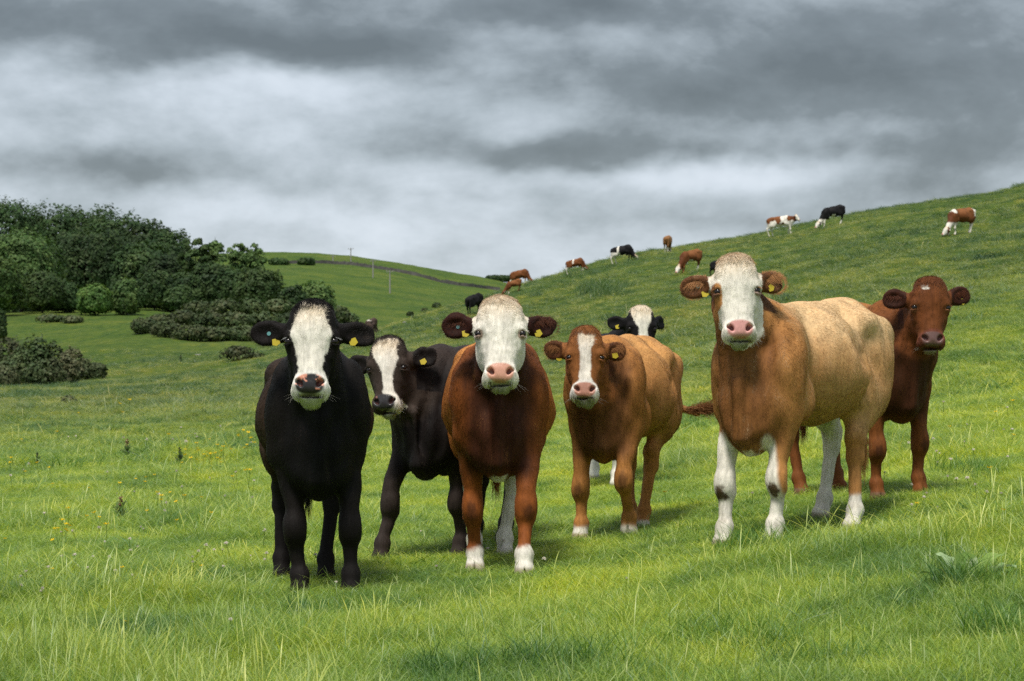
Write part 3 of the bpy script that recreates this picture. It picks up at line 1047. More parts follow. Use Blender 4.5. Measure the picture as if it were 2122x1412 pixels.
def make_coat(kind):
    def fn(V, Hc, N, sp):
        n = len(V)
        x, f, u, hd, on, noz, lip = face_parts(Hc, V)
        wob = fbm(Hc, 22, 3) * 0.014 + fbm(Hc, 70, 4) * 0.006
        wobb = fbm(V, 9, 5) * 0.03 + fbm(V, 30, 6) * 0.012
        bz, by, bx = V[:, 2], V[:, 1], V[:, 0]
        big = fbm(V, 3.0, 8)
        P = sp['pal']
        base = np.array(P['base'])
        C = np.tile(base, (n, 1))
        C = mixc(C, np.array(P.get('dark', base * 0.6)), np.clip(0.5 + big * 0.9, 0, 1) * 0.28)
        # chest and lower neck: darker hair, deepened with painted shade
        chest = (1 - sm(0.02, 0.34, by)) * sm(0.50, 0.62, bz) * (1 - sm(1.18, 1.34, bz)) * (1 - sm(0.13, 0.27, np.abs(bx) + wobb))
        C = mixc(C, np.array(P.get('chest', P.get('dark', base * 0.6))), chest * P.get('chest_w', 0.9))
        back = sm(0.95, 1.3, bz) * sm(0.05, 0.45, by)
        C = mixc(C, np.array(P.get('back', base)), back * 0.85)  # light from above put into the colour of the back
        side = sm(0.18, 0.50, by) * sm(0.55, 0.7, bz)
        C = mixc(C, np.array(P.get('flank', base)), side * (1 - back) * 0.8)  # flank's own tone with side light and sheen put in
        w = np.zeros(n)
        headw = (hd < 0.40) & ((np.abs(x) < 0.165) | (u < -0.12))
        if 'ear' in P:
            em = (np.abs(x) > 0.13) * (u > -0.08) * (hd < 0.5) * (f > -0.25)
            C = mixc(C, np.array(P['ear']), em * 1.0)
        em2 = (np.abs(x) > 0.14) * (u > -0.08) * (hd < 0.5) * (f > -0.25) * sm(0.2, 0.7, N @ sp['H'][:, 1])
        C = mixc(C, C * (0.50 + 0.25 * fbm(Hc, 60, 71))[:, None], em2)  # shade inside the ear put into the hair colour
        if 'head' in P:
            C = mixc(C, np.array(P['head']), headw * (1 - sm(0.3, 0.4, hd)))
        if kind in ('blaze',):
            us, ws, cs = sp['blaze']
            wid = np.interp(u, us[::-1], ws[::-1]); cen = np.interp(u, us[::-1], cs[::-1])
            w = (1 - sm(-0.004, 0.006, np.abs(x - cen) - wid + wob)) * (f > -0.16) * headw
            w *= 1 - sm(sp.get('btop', 0.165) - 0.006, sp.get('btop', 0.165) + 0.006, u + wob * 1.5)
        elif kind == 'full':
            w = (f + wob > -0.165 + 0.0 * u) * headw * (np.abs(x) < 0.158 + wob)
            w = w.astype(float)
            w *= 1 - sm(-0.01, 0.01, (u - 0.02) * 0.45 - f - 0.125 + wob) * (np.abs(x) > 0.085)
            if sp.get('eyepatch'):
                ex, ey = sp['eyepatch']
                pd = np.sqrt(((x + 0.128) / 0.045) ** 2 + ((u + 0.035) / 0.095) ** 2) + wob * 10
                w *= sm(0.85, 1.0, pd)
                pd2 = np.sqrt(((x + 0.135) / 0.030) ** 2 + ((u + 0.16) / 0.07) ** 2) + wob * 10
                w *= sm(0.85, 1.0, pd2)
        cream = np.clip(sm(0.02, 0.16, u) * 0.75 + 0.25 * fbm(Hc, 30, 12) * sm(0.0, 0.1, u), 0, 1)
        tone = mixc(np.tile(WHITE, (n, 1)), CREAM, cream)
        pl = sm(0.165, 0.20, u + wob) * 0.75
        tone = mixc(tone, np.array((0.48, 0.34, 0.20)), pl * 0.7 * (kind == 'full'))
        C = mixc(C, tone, w)
        if sp.get('fleck'):
            fx, fu = sp['fleck']
            d = np.sqrt(((x - fx) / 0.030) ** 2 + ((u - fu) / 0.010) ** 2) + wob * 25
            C = mixc(C, WHITE * 0.9, (1 - sm(0.8, 1.0, d)) * (f > -0.1) * on)
        # muzzle: white or dark skin round the pad
        mz = sp.get('muzzle')
        if mz is not None:
            m = (1 - sm(0.095, 0.115, np.sqrt((x / 1.05) ** 2 + (u + 0.285) ** 2) + wob)) * (f > -0.13) * on
            C = mixc(C, np.array(mz), m)
        if sp.get('eyering') is not None:
            for s in (-1, 1):
                d = np.sqrt((np.abs(x * s - 0.120) / 0.024) ** 2 + ((u + 0.006) / 0.028) ** 2)
                C = mixc(C, np.array(sp['eyering']), (1 - sm(0.75, 1.2, d)) * (x * s > 0) * on * 0.8)
        # white belly / legs / socks
        for (wf) in sp.get('whites', []):
            ww = np.clip(wf(V, wobb), 0, 1) * (hd > 0.3)
            C = mixc(C, WHITE * 0.96, ww)
        for (sx, sy, sz, rr, cc) in sp.get('spots', []):
            d = np.linalg.norm((V - [sx, sy, sz]) / rr, axis=1) + fbm(V, 38, 66) * 0.45
            C = mixc(C, np.array(cc), 1 - sm(0.7, 1.05, d))
        dirt = np.clip(fbm(V, 14, 44) * 1.2 + 0.25, 0, 1) * (1 - sm(0.15, 0.55, bz)) * (C.mean(1) > 0.3) * 0.45
        C = mixc(C, np.array((0.26, 0.22, 0.14)), dirt)
        # knee darkening worn into the hair
        if sp.get('knees') is not None:
            for i, s in enumerate((-1, 1)):
                fx, fy, lift = sp['front'][i]
                k0 = np.array(sp['knee'][i]) if sp.get('knee') and sp['knee'][i] is not None else \
                    np.array((s * 0.18 * 0.42 + fx * 0.58, fy * 0.65 + 0.01, sp['gz'](fx, fy) + lift + 0.36))
                d = np.linalg.norm((V - k0 - [s * 0.005, -0.07, 0.0]) / [0.04, 0.06, 0.065], axis=1) + wobb * 5
                C = mixc(C, np.array(sp['knees']), (1 - sm(0.4, 1.15, d + fbm(V, 40, 67) * 0.4)) * 0.65)
        # nose
        nc = np.tile(np.array(sp.get('nose', PINK)), (n, 1))
        if sp.get('nosedark') is not None:
            nd = fbm(Hc * [1, 1, 1], 55, 21) + sp.get('nd_bias', 0.0) - np.abs(x) * 9 - (u + 0.262) * 6
            nc = mixc(nc, np.array(sp['nosedark']), sm(-0.05, 0.05, nd + 0.18))
        nos = np.zeros(n)
        for s in (-1, 1):
            nos = np.maximum(nos, 1 - sm(0.7, 1.15, np.sqrt(((x - s * 0.048) / 0.020) ** 2 + ((u + 0.252) / 0.020) ** 2)))
        nc = mixc(nc, np.array((0.10, 0.035, 0.03)), nos * (f < 0.012) * 0.85)
        C = mixc(C, nc, noz)
        under = (1 - sm(-0.335, -0.325, u)) * (f > -0.16) * (np.abs(x) < 0.07) * on
        C = mixc(C, np.array(sp.get('chin', (0.30, 0.31, 0.17))), under * 0.8)
        C = mixc(C, np.array((0.04, 0.02, 0.018)), lip * 0.85)
        # hooves
        gzs = np.array([sp['gz'](0, 0) + (sp['gz'](0, sp['L']) - sp['gz'](0, 0)) * 0]) [0]
        hoof = 1 - sm(0.035, 0.05, bz - (sp['gz'](0, sp['L']) * by / sp['L']))
        C = mixc(C, np.array(sp.get('hoof', (0.10, 0.075, 0.05))), hoof)
        wet = np.clip(noz + lip * 0.5, 0, 1)
        return np.clip(C, 0.002, 1), wet
    return fn


def below(z, soft=0.05, front=None, hind=None, xs=None):
    def f(V, wob):
        w = 1 - sm(z - soft, z + soft, V[:, 2] + wob)
        if front is True: w = w * (V[:, 1] < 0.6)
        if hind is True: w = w * (V[:, 1] > 0.75)
        if xs: w = w * (V[:, 0] * xs > 0)
        return w
    return f
# ------------------------------------------------------------------ ground sheet
def grass_color(k, dry=0.0):
    """patchy pasture greens over the world position; shared by the ground and its blades"""
    geo = k.n('ShaderNodeNewGeometry')
    pos = geo.outputs['Position']
    mp = k.n('ShaderNodeMapping', {'Vector': pos, 'Scale': (1, 0.7, 0)})
    n1 = k.n('ShaderNodeTexNoise', {'Vector': mp, 'Scale': 0.045, 'Detail': 5.0, 'Roughness': 0.55}).outputs[0]
    n2 = k.n('ShaderNodeTexNoise', {'Vector': mp, 'Scale': 0.9, 'Detail': 5.0, 'Roughness': 0.6, 'Distortion': 0.4}).outputs[0]
    a = k.ramp(n1, [(0.32, (0.075, 0.150, 0.016)), (0.5, (0.110, 0.190, 0.018)), (0.68, (0.155, 0.225, 0.022))])
    b = k.ramp(n2, [(0.32, (0.50, 0.64, 0.80)), (0.5, (1.0, 1.0, 1.0)), (0.66, (1.38, 1.2, 0.9))])
    # cloud shade on the hill and beyond, put into the sward colour
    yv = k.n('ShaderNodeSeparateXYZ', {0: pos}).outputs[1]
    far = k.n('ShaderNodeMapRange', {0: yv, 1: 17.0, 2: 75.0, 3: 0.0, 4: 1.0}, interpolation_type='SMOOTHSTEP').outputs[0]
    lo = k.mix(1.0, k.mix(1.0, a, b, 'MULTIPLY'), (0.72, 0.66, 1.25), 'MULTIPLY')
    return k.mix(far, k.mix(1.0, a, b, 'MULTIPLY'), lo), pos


def ground_material():
    m, k = new_mat("pasture")
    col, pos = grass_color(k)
    mp = k.n('ShaderNodeMapping', {'Vector': pos, 'Scale': (1, 0.45, 0)})
    n3 = k.n('ShaderNodeTexNoise', {'Vector': mp, 'Scale': 2.6, 'Detail': 6.0, 'Roughness': 0.7}).outputs[0]
    n4 = k.n('ShaderNodeTexNoise', {'Vector': mp, 'Scale': 0.33, 'Detail': 5.0, 'Roughness': 0.65}).outputs[0]
    v = k.ramp(n3, [(0.33, (0.62, 0.68, 0.62)), (0.5, (0.95, 0.97, 0.9)), (0.66, (1.2, 1.12, 1.1))])
    col = k.mix(0.8, col, v, 'MULTIPLY')
    v2 = k.ramp(n4, [(0.32, (0.55, 0.66, 0.70)), (0.45, (0.92, 0.96, 1.0)), (0.60, (1.06, 1.0, 1.0)), (0.70, (1.35, 1.12, 1.2))])
    col = k.mix(1.0, col, v2, 'MULTIPLY')
    # rough, dun patches on the far slopes
    n5 = k.n('ShaderNodeTexNoise', {'Vector': mp, 'Scale': 0.02, 'Detail': 6.0, 'Roughness': 0.6, 'Distortion': 0.6}).outputs[0]
    col = k.mix(k.ramp(n5, [(0.54, (0, 0, 0)), (0.72, (0.4, 0.4, 0.4))]), col, (0.085, 0.105, 0.030))
    bump = k.n('ShaderNodeBump', {'Height': n3, 'Strength': 1.0, 'Distance': 0.3})
    b = k.n('ShaderNodeBsdfPrincipled', {'Base Color': col, 'Roughness': 0.9, 'Specular IOR Level': 0.08, 'Normal': bump.outputs[0]})
    return finish(m, k, b)


def build_ground():
    # frustum-fanned grid in front, closed round the back
    us = np.concatenate([np.linspace(-1.6, -0.30, 30)[:-1], np.linspace(-0.30, 0.32, 300), np.linspace(0.32, 1.6, 30)[1:]])
    ys = np.concatenate([[0.5, 2.0, 4.0, 6.0], np.exp(np.linspace(math.log(8.0), math.log(1700), 420)), [2500, 6000]])
    U, Y = np.meshgrid(us, ys, indexing='ij')
    Xg = U * np.maximum(Y, 8.0)
    Z = ground(Xg, Y)
    Z[:, -2:] = np.minimum(Z[:, -2:], -20)
    V = np.stack([Xg, Y, Z], -1).reshape(-1, 3)
    nu, ny = len(us), len(ys)
    I = np.arange(nu * ny).reshape(nu, ny)
    F = np.stack([I[:-1, :-1], I[1:, :-1], I[1:, 1:], I[:-1, 1:]], -1).reshape(-1, 4)
    # ground behind the camera
    bx = U[:, 0] * 8.0
    ybs = np.array([-3.0, -10.0, -40.0, -300.0])
    V2 = np.stack([np.repeat(bx[:, None], 4, 1) * np.array([1, 1.5, 4, 30.0]), np.repeat(ybs[None], nu, 0), np.zeros((nu, 4))], -1)
    V2[:, :, 2] = np.clip(_near(V2[:, :, 0], 8), -0.5, 3.0)
    n0 = len(V)
    J = n0 + np.arange(nu * 4).reshape(nu, 4)
    K = np.concatenate([J[:, ::-1], I[:, :1]], 1)
    F2 = np.stack([K[:-1, :-1], K[1:, :-1], K[1:, 1:], K[:-1, 1:]], -1).reshape(-1, 4)
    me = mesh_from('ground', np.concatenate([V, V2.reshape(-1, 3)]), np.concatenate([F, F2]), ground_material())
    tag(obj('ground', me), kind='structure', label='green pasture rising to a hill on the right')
build_ground()


# ------------------------------------------------------------------ grass: real blades, gathered in tufts
def blade_material(name, tone=(1, 1, 1), transl=0.35):
    m, k = new_mat(name)
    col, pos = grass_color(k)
    at = k.n('ShaderNodeAttribute', attribute_name='tint').outputs['Color']
    rnd = k.n('ShaderNodeObjectInfo').outputs['Random']
    col = k.mix(1.0, col, at, 'MULTIPLY')
    r2 = k.ramp(rnd, [(0.0, (0.72, 0.80, 0.9)), (0.5, (1.0, 1.0, 1.0)), (1.0, (1.28, 1.16, 1.0))])
    col = k.mix(1.0, col, r2, 'MULTIPLY')
    col = k.mix(1.0, col, tone, 'MULTIPLY')
    b = k.n('ShaderNodeBsdfPrincipled', {'Base Color': col, 'Roughness': 0.42, 'Specular IOR Level': 0.5})
    tr = k.n('ShaderNodeBsdfTranslucent', {0: k.mix(1.0, col, (1.25, 1.25, 0.6), 'MULTIPLY')})
    ms = k.n('ShaderNodeMixShader', {0: transl})
    k.t.links.new(b.outputs[0], ms.inputs[1]); k.t.links.new(tr.outputs[0], ms.inputs[2])
    return finish(m, k, ms)


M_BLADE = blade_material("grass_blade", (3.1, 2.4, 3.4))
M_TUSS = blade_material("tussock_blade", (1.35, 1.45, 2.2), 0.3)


def tuft_mesh(name, nb, rad, hmin, hmax, wid, lean, seed, mat, segs=3, stalks=0, flop=0.5):
    r = np.random.default_rng(seed)
    V, F, T = [], [], []
    for b in range(nb + stalks):
        st = b >= nb
        a = r.random() * 2 * np.pi; q = rad * math.sqrt(r.random())
        x0, y0 = q * math.cos(a), q * math.sin(a)
        h = (hmin + (hmax - hmin) * r.random() ** 1.3) * (1.7 if st else 1)
        d = r.random() * 2 * np.pi
        ln = lean * (0.3 + r.random()) * h
        w = wid * (0.6 + 0.8 * r.random()) * (0.5 if st else 1)
        fl = flop * r.random() * (0.7 if st else 1)
        o = r.random() * 2 * np.pi if not st else d + 1.57
        cx, cy = math.cos(o), math.sin(o)
        base = len(V)
        gr = r.normal(0, 0.20)
        tint = np.array([1 + gr, 1 + gr * 0.6, 1 - gr * 0.3])
        if r.random() < 0.17 or st: tint = np.array([1.5, 1.3, 2.6]) * (0.8 + 0.3 * r.random())
        elif r.random() < 0.20: tint = np.array([0.55, 0.72, 1.1])
        tint = np.clip(tint, 0.2, 3)
        sg = segs + (1 if st else 0)
        for i in range(sg + 1):
            t = i / sg
            z = h * (t - 0.42 * fl * t * t * t)
            off = ln * (t ** 1.7) + h * 0.45 * fl * t ** 3
            ww = w * (1 - t) ** 0.6 * 0.5 if not st else w * (0.5 if t < 0.7 else 1.3 * (1 - (t - 0.7) / 0.32))
            px_, py_ = x0 + math.cos(d) * off, y0 + math.sin(d) * off
            V.append((px_ - cx * ww, py_ - cy * ww, z)); V.append((px_ + cx * ww, py_ + cy * ww, z))
            T.append(tint); T.append(tint)
        for i in range(sg):
            k0 = base + 2 * i
            F.append((k0, k0 + 1, k0 + 3, k0 + 2))
    return mesh_from(name, V, F, mat, True, dict(tint=('FLOAT_COLOR', np.array(T))))


def scatter_group(col_src, name):
    """geometry nodes: one tuft per point, picked, turned and scaled by the point's attributes"""
    ng = bpy.data.node_groups.new(name, 'GeometryNodeTree')
    ng.interface.new_socket('Geometry', in_out='INPUT', socket_type='NodeSocketGeometry')
    ng.interface.new_socket('Geometry', in_out='OUTPUT', socket_type='NodeSocketGeometry')
    N_ = ng.nodes.new; Lk = ng.links.new
    gi, go = N_('NodeGroupInput'), N_('NodeGroupOutput')
    ci = N_('GeometryNodeCollectionInfo'); ci.inputs['Collection'].default_value = col_src
    ci.inputs['Separate Children'].default_value = True; ci.inputs['Reset Children'].default_value = True
    ip = N_('GeometryNodeInstanceOnPoints'); ip.inputs['Pick Instance'].default_value = True
    def attr(nm, tp):
        a = N_('GeometryNodeInputNamedAttribute'); a.data_type = tp; a.inputs['Name'].default_value = nm
        return a.outputs[0]
    Lk(gi.outputs[0], ip.inputs['Points']); Lk(ci.outputs[0], ip.inputs['Instance'])
    Lk(attr('pick', 'INT'), ip.inputs['Instance Index'])
    Lk(attr('rot', 'FLOAT_VECTOR'), ip.inputs['Rotation'])
    Lk(attr('scl', 'FLOAT_VECTOR'), ip.inputs['Scale'])
    Lk(ip.outputs[0], go.inputs[0])
    return ng


def scatter(name, P, meshes, pick, rot, scl, label, kind='stuff'):
    src = bpy.data.collections.new(name + '_source')
    for i, me in enumerate(meshes):
        o = bpy.data.objects.new(f"{name}_tuft_{i:02d}", me)
        src.objects.link(o)
    me = bpy.data.meshes.new(name)
    me.vertices.add(len(P)); me.vertices.foreach_set('co', P.astype(np.float32).ravel())
    a = me.attributes.new('pick', 'INT', 'POINT'); a.data.foreach_set('value', pick.astype(np.int32))
    a = me.attributes.new('rot', 'FLOAT_VECTOR', 'POINT'); a.data.foreach_set('vector', rot.astype(np.float32).ravel())
    a = me.attributes.new('scl', 'FLOAT_VECTOR', 'POINT'); a.data.foreach_set('vector', scl.astype(np.float32).ravel())
    o = obj(name, me)
    md = o.modifiers.new('scatter', 'NODES'); md.node_group = scatter_group(src, name)
    tag(o, label, kind=kind)
    return o


def fan_points(n, y0, y1, power, u0=-0.232, u1=0.232, seed=0):
    """points in the field between depths y0 and y1; power 0 = even over the ground"""
    r = np.random.default_rng(seed)
    t = r.random(n)
    e = 2.0 - power
    y = (y0 ** e + (y1 ** e - y0 ** e) * t) ** (1 / e)
    u = u0 + (u1 - u0) * r.random(n)
    x = u * y
    return x, y, r


def build_grass():
    short = [tuft_mesh(f'short_{i}', 64, 0.10, 0.028, 0.10, 0.0034, 0.85, 40 + i, M_BLADE, 3, 1 if i < 2 else 0, flop=0.9) for i in range(7)]
    tall = [tuft_mesh(f'tall_{i}', 48, 0.11, 0.05, 0.16, 0.0036, 0.8, 60 + i, M_BLADE, 4, 2, flop=1.2) for i in range(4)]
    spec = [(12000, 7.4, 13.0, 0.0, 1.0, 71), (22000, 12.5, 27.0, 0.7, 1.25, 72), (26000, 25.0, 62.0, 1.2, 2.0, 73), (26000, 55.0, 240.0, 1.45, 4.2, 74)]
    Ps, pk, sc_, rt = [], [], [], []
    for (n, a, b, pw, s, seed) in spec:
        x, y, r = fan_points(n, a, b, pw, seed=seed)
        z = ground(x, y)
        Pn = np.stack([x, y * 0.8, x * 0], 1)
        dn = fbm(Pn, 0.55, 91, 3)
        long_ = sm(0.10, 0.35, dn + 0.12 * sm(11.5, 9.0, y))
        istall = r.random(n) < (0.05 + 0.75 * long_) * (0.9 if s < 1.1 else 0.45 if s < 1.9 else 0.15)
        pick = np.where(istall, 7 + r.integers(0, 4, n), r.integers(0, 7, n))
        size = s * (0.75 + 0.5 * r.random(n)) * (1 + 0.25 * dn)
        hs_ = size * (np.where(y < 11.5, 1.0, 0.70) if s < 1.1 else 0.50 if s < 1.9 else 0.40 if s < 3 else 0.30)
        Ps.append(np.stack([x, y, z - 0.004 * s], 1)); pk.append(pick)
        sc_.append(np.stack([size, size, hs_ * (1 + 0.35 * long_)], 1))
        rt.append(np.stack([r.normal(0, 0.08, n), r.normal(0, 0.08, n), r.random(n) * 6.283], 1))
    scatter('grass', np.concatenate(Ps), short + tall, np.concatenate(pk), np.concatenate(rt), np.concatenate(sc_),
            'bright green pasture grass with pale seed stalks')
    # darker, coarser tussocks scattered over field and hill
    tus = [tuft_mesh(f'tus_{i}', 70, 0.16, 0.08, 0.24, 0.006, 0.75, 160 + i, M_TUSS, 3, 0, flop=0.8) for i in range(3)]
    Ps, pk, sc_, rt = [], [], [], []
    for (n, a, b, pw, s, seed) in [(240, 9.5, 30, 0.9, 0.8, 81), (1300, 30, 90, 1.0, 1.4, 82), (4200, 80, 230, 1.2, 2.3, 83)]:
        x, y, r = fan_points(n * 3, a, b, pw, seed=seed)
        dn = fbm(np.stack([x, y, x * 0], 1), 0.16 if a > 25 else 0.5, 95, 3)
        keep = dn > 0.04 
        x, y = x[keep][:n], y[keep][:n]; m = len(x)
        size = s * (0.5 + 0.8 * r.random(m) ** 2)
        Ps.append(np.stack([x, y, ground(x, y) - 0.01], 1)); pk.append(r.integers(0, 3, m))
        sc_.append(np.stack([size * 1.3, size * 1.3, size * 0.62], 1))
        rt.append(np.stack([r.normal(0, 0.06, m), r.normal(0, 0.06, m), r.random(m) * 6.283], 1))
    # the named clumps of the photograph
    rr = np.random.default_rng(5)
    cl = []
    for (px, py, wpx, n, s) in [(430, 1095, 70, 16, 1.1), (480, 1210, 60, 8, 0.8), (290, 1330, 90, 12, 0.9), (650, 1290, 70, 6, 0.9), (1560, 1135, 60, 22, 1.1), (1640, 1125, 60, 10, 0.9),
                                (2020, 1215, 90, 22, 1.1), (1780, 1385, 220, 16, 0.9), (2080, 1330, 60, 12, 1.1), (1215, 600, 25, 14, 5.0), (1250, 606, 22, 14, 5.0), (1290, 596, 20, 8, 4.0), (120, 880, 40, 8, 1.2), (700, 1150, 50, 6, 0.8), (1130, 1020, 30, 6, 0.9), (1440, 880, 40, 8, 1.3),
                                (2040, 980, 60, 10, 1.2), (1100, 1395, 240, 16, 1.1), (1500, 1345, 120, 12, 1.1), (1380, 1120, 90, 10, 0.7)]:
        for q in range(n):
            h_ = hit(px + rr.normal(0, wpx * 0.5), py + rr.normal(0, 9), 7.5)
            if h_ is None: continue
            cl.append((*h_, s * (0.55 + 0.5 * rr.random())))
    cl = np.array(cl)
    Ps.append(cl[:, :3]); pk.append(rr.integers(0, 3, len(cl)))
    sc_.append(np.stack([cl[:, 3] * 0.75, cl[:, 3] * 0.75, cl[:, 3] * 0.85], 1))
    rt.append(np.stack([rr.normal(0, 0.1, len(cl)), rr.normal(0, 0.1, len(cl)), rr.random(len(cl)) * 6.283], 1))
    scatter('grass_tussocks', np.concatenate(Ps), tus, np.concatenate(pk), np.concatenate(rt), np.concatenate(sc_),
            'dark blue-green coarse tussocks of long grass')
build_grass()
# ------------------------------------------------------------------ trees, scrub, wall, poles
def leaf_material(name, a, b, c, transl=0.2):
    m, k = new_mat(name)
    at = k.n('ShaderNodeAttribute', attribute_name='tint').outputs['Color']
    geo = k.n('ShaderNodeNewGeometry')
    nz = k.n('ShaderNodeTexNoise', {'Vector': geo.outputs['Position'], 'Scale': 0.28, 'Detail': 3.0}).outputs[0]
    col = k.mix(1.0, k.ramp(nz, [(0.35, a), (0.5, b), (0.66, c)]), at, 'MULTIPLY')
    p = k.n('ShaderNodeBsdfPrincipled', {'Base Color': col, 'Roughness': 0.6, 'Specular IOR Level': 0.2})
    tr = k.n('ShaderNodeBsdfTranslucent', {0: k.mix(1.0, col, (1.3, 1.4, 0.6), 'MULTIPLY')})
    ms = k.n('ShaderNodeMixShader', {0: transl})
    k.t.links.new(p.outputs[0], ms.inputs[1]); k.t.links.new(tr.outputs[0], ms.inputs[2])
    return finish(m, k, ms)


M_LEAF_D = leaf_material("leaf_dark", (0.022, 0.046, 0.015), (0.036, 0.069, 0.020), (0.056, 0.090, 0.027))
M_LEAF_M = leaf_material("leaf_mid", (0.045, 0.085, 0.024), (0.066, 0.115, 0.032), (0.088, 0.135, 0.040))
M_LEAF_L = leaf_material("leaf_light", (0.05, 0.10, 0.022), (0.072, 0.130, 0.028), (0.10, 0.155, 0.036))
M_GORSE = leaf_material("scrub_leaf", (0.040, 0.064, 0.022), (0.062, 0.088, 0.032), (0.098, 0.112, 0.052), 0.1)
M_GORSE_B = leaf_material("scrub_leaf_brown", (0.044, 0.062, 0.024), (0.068, 0.084, 0.034), (0.105, 0.108, 0.052), 0.1)
M_BARK = plain("bark", (0.055, 0.045, 0.036), 0.9, noise=0.35, nscale=4.0)


def crown_mesh(name, h, w, nl, nlobes, seed, mat, bottom=0.12, leaf=0.5, gap=0.0, top=0.62, depth=None, corefrac=0.62):
    """leaf-sized faces spread over and through an uneven crown of height h and width w"""
    r = np.random.default_rng(seed)
    depth = depth or w
    hb = h * bottom
    cz = hb + (h - hb) * 0.46
    # limbs end in billows of foliage of many sizes
    L = []
    for i in range(nlobes * 3 if not gap else nlobes * 4):
        d = r.normal(0, 1, 3); d /= np.linalg.norm(d)
        q = 0.78 - 0.35 * r.random() ** 2
        up = (h - cz) if d[2] > 0 else (cz - hb)
        rr = (0.07 + 0.11 * r.random()) * min(w, 1.3 * h) * (1 if not gap else 0.72)
        L.append((d[0] * q * w * 0.5, d[1] * q * depth * 0.5, cz + d[2] * q * up, rr))
    L.append((0, 0, cz, min(w, h) * 0.3 if not gap else min(w, h) * 0.08))
    L = np.array(L)
    core = 0 if gap else int(nl * corefrac)
    nb = nl - core
    wt = L[:, 3] ** 1.7
    li = r.choice(len(L), nb, p=wt / wt.sum())
    d = r.normal(0, 1, (nb, 3)); d /= np.linalg.norm(d, axis=1)[:, None]
    d[:, 2] = np.where(d[:, 2] < -0.2, -d[:, 2] * 0.6, d[:, 2])
    rad = L[li, 3] * (1 - 0.5 * r.random(nb) ** 1.6)
    P = L[li, :3] + d * rad[:, None] * [1.1, 1.1, 0.62 if not gap else 0.95]
    nrm0 = d.copy()
    tn0 = (1 + r.normal(0, 0.10, len(L)))[li]
    if core:
        d2 = r.normal(0, 1, (core, 3)); d2 /= np.linalg.norm(d2, axis=1)[:, None]
        db = np.sign(d2) * np.abs(d2) ** (0.78 if corefrac > 0.5 else 1.0)
        bump = 1 + 0.15 * vnoise(d2 * 2.6, 1.0, seed + 7) + 0.17 * vnoise(d2 * 5.5, 1.0, seed + 8) + 0.07 * vnoise(d2 * 15, 1.0, seed + 9)
        q = bump * (0.95 - 0.14 * r.random(core))
        up = np.where(d2[:, 2] > 0, h - cz, cz - hb)
        # skirts reach the ground: the lower half is drum-shaped
        sq = np.where(d2[:, 2] < 0, 1 + 0.25 * np.abs(d2[:, 2]), 1.0)
        P2 = np.stack([db[:, 0] * q * w * 0.5 * sq, db[:, 1] * q * depth * 0.5 * sq, cz + db[:, 2] * q * up * 0.97], 1)
        P = np.concatenate([P, P2]); nrm0 = np.concatenate([nrm0, d2]); tn0 = np.concatenate([tn0, np.ones(core)])
    P[:, 2] = np.clip(P[:, 2], 0.02 * h, h * 1.02)
    n_ = len(P)
    nrm = nrm0 + r.normal(0, 0.33, (n_, 3)) + [0, 0, 0.15]; nrm /= np.linalg.norm(nrm, axis=1)[:, None]
    u = np.cross(nrm, r.normal(0, 1, (n_, 3))); u /= np.linalg.norm(u, axis=1)[:, None]
    v = np.cross(nrm, u)
    s = leaf * (0.5 + 0.9 * r.random(n_))[:, None]
    V = np.stack([P - u * s * 0.5, P + v * s * 0.34, P + u * s * 0.5, P - v * s * 0.34], 1).reshape(-1, 3)
    F = np.arange(n_ * 4).reshape(-1, 4)
    tn = tn0 * (1 + r.normal(0, 0.16, n_)) * (0.68 + 0.66 * r.random())
    T = np.repeat(np.stack([tn * (1 + 0.08 * r.normal(0, 1, n_)), tn, tn], 1), 4, 0)
    return mesh_from(name, V, F, mat, False, dict(tint=('FLOAT_COLOR', np.clip(T, 0.3, 2)))), L[:nlobes + 1]


def limbs_mesh(name, h, L, seed, thick):
    """tapered trunk with limbs running into the lobes of the crown"""
    r = np.random.default_rng(seed)
    V, F = [], []
    def tube(pts, rads, n=7):
        base = len(V)
        for p, q in zip(pts, rads):
            for i in range(n):
                a = 2 * math.pi * i / n
                V.append((p[0] + q * math.cos(a), p[1] + q * math.sin(a), p[2]))
        for j in range(len(pts) - 1):
            for i in range(n):
                F.append((base + j * n + i, base + j * n + (i + 1) % n, base + (j + 1) * n + (i + 1) % n, base + (j + 1) * n + i))
    fork = h * 0.34
    tube([(0, 0, -0.4), (0, 0, 0.3), (0.1, 0.05, fork * 0.5), (0, 0, fork), (0.1, 0, h * 0.72)], [thick * 1.5, thick * 1.05, thick * 0.85, thick * 0.75, thick * 0.2])
    for l in L[:-1]:
        z0 = fork * (0.7 + 0.8 * r.random())
        a = np.array([0, 0, min(z0, l[2] * 0.8)]); b = l[:3]
        m = (a + b) / 2 + np.array([0, 0, -0.05 * h]) + r.normal(0, 0.02 * h, 3)
        tube([a, m, b, b + (b - m) * 0.35], [thick * 0.42, thick * 0.28, thick * 0.14, thick * 0.05], 5)
    return mesh_from(name, np.array(V), np.array(F), M_BARK)


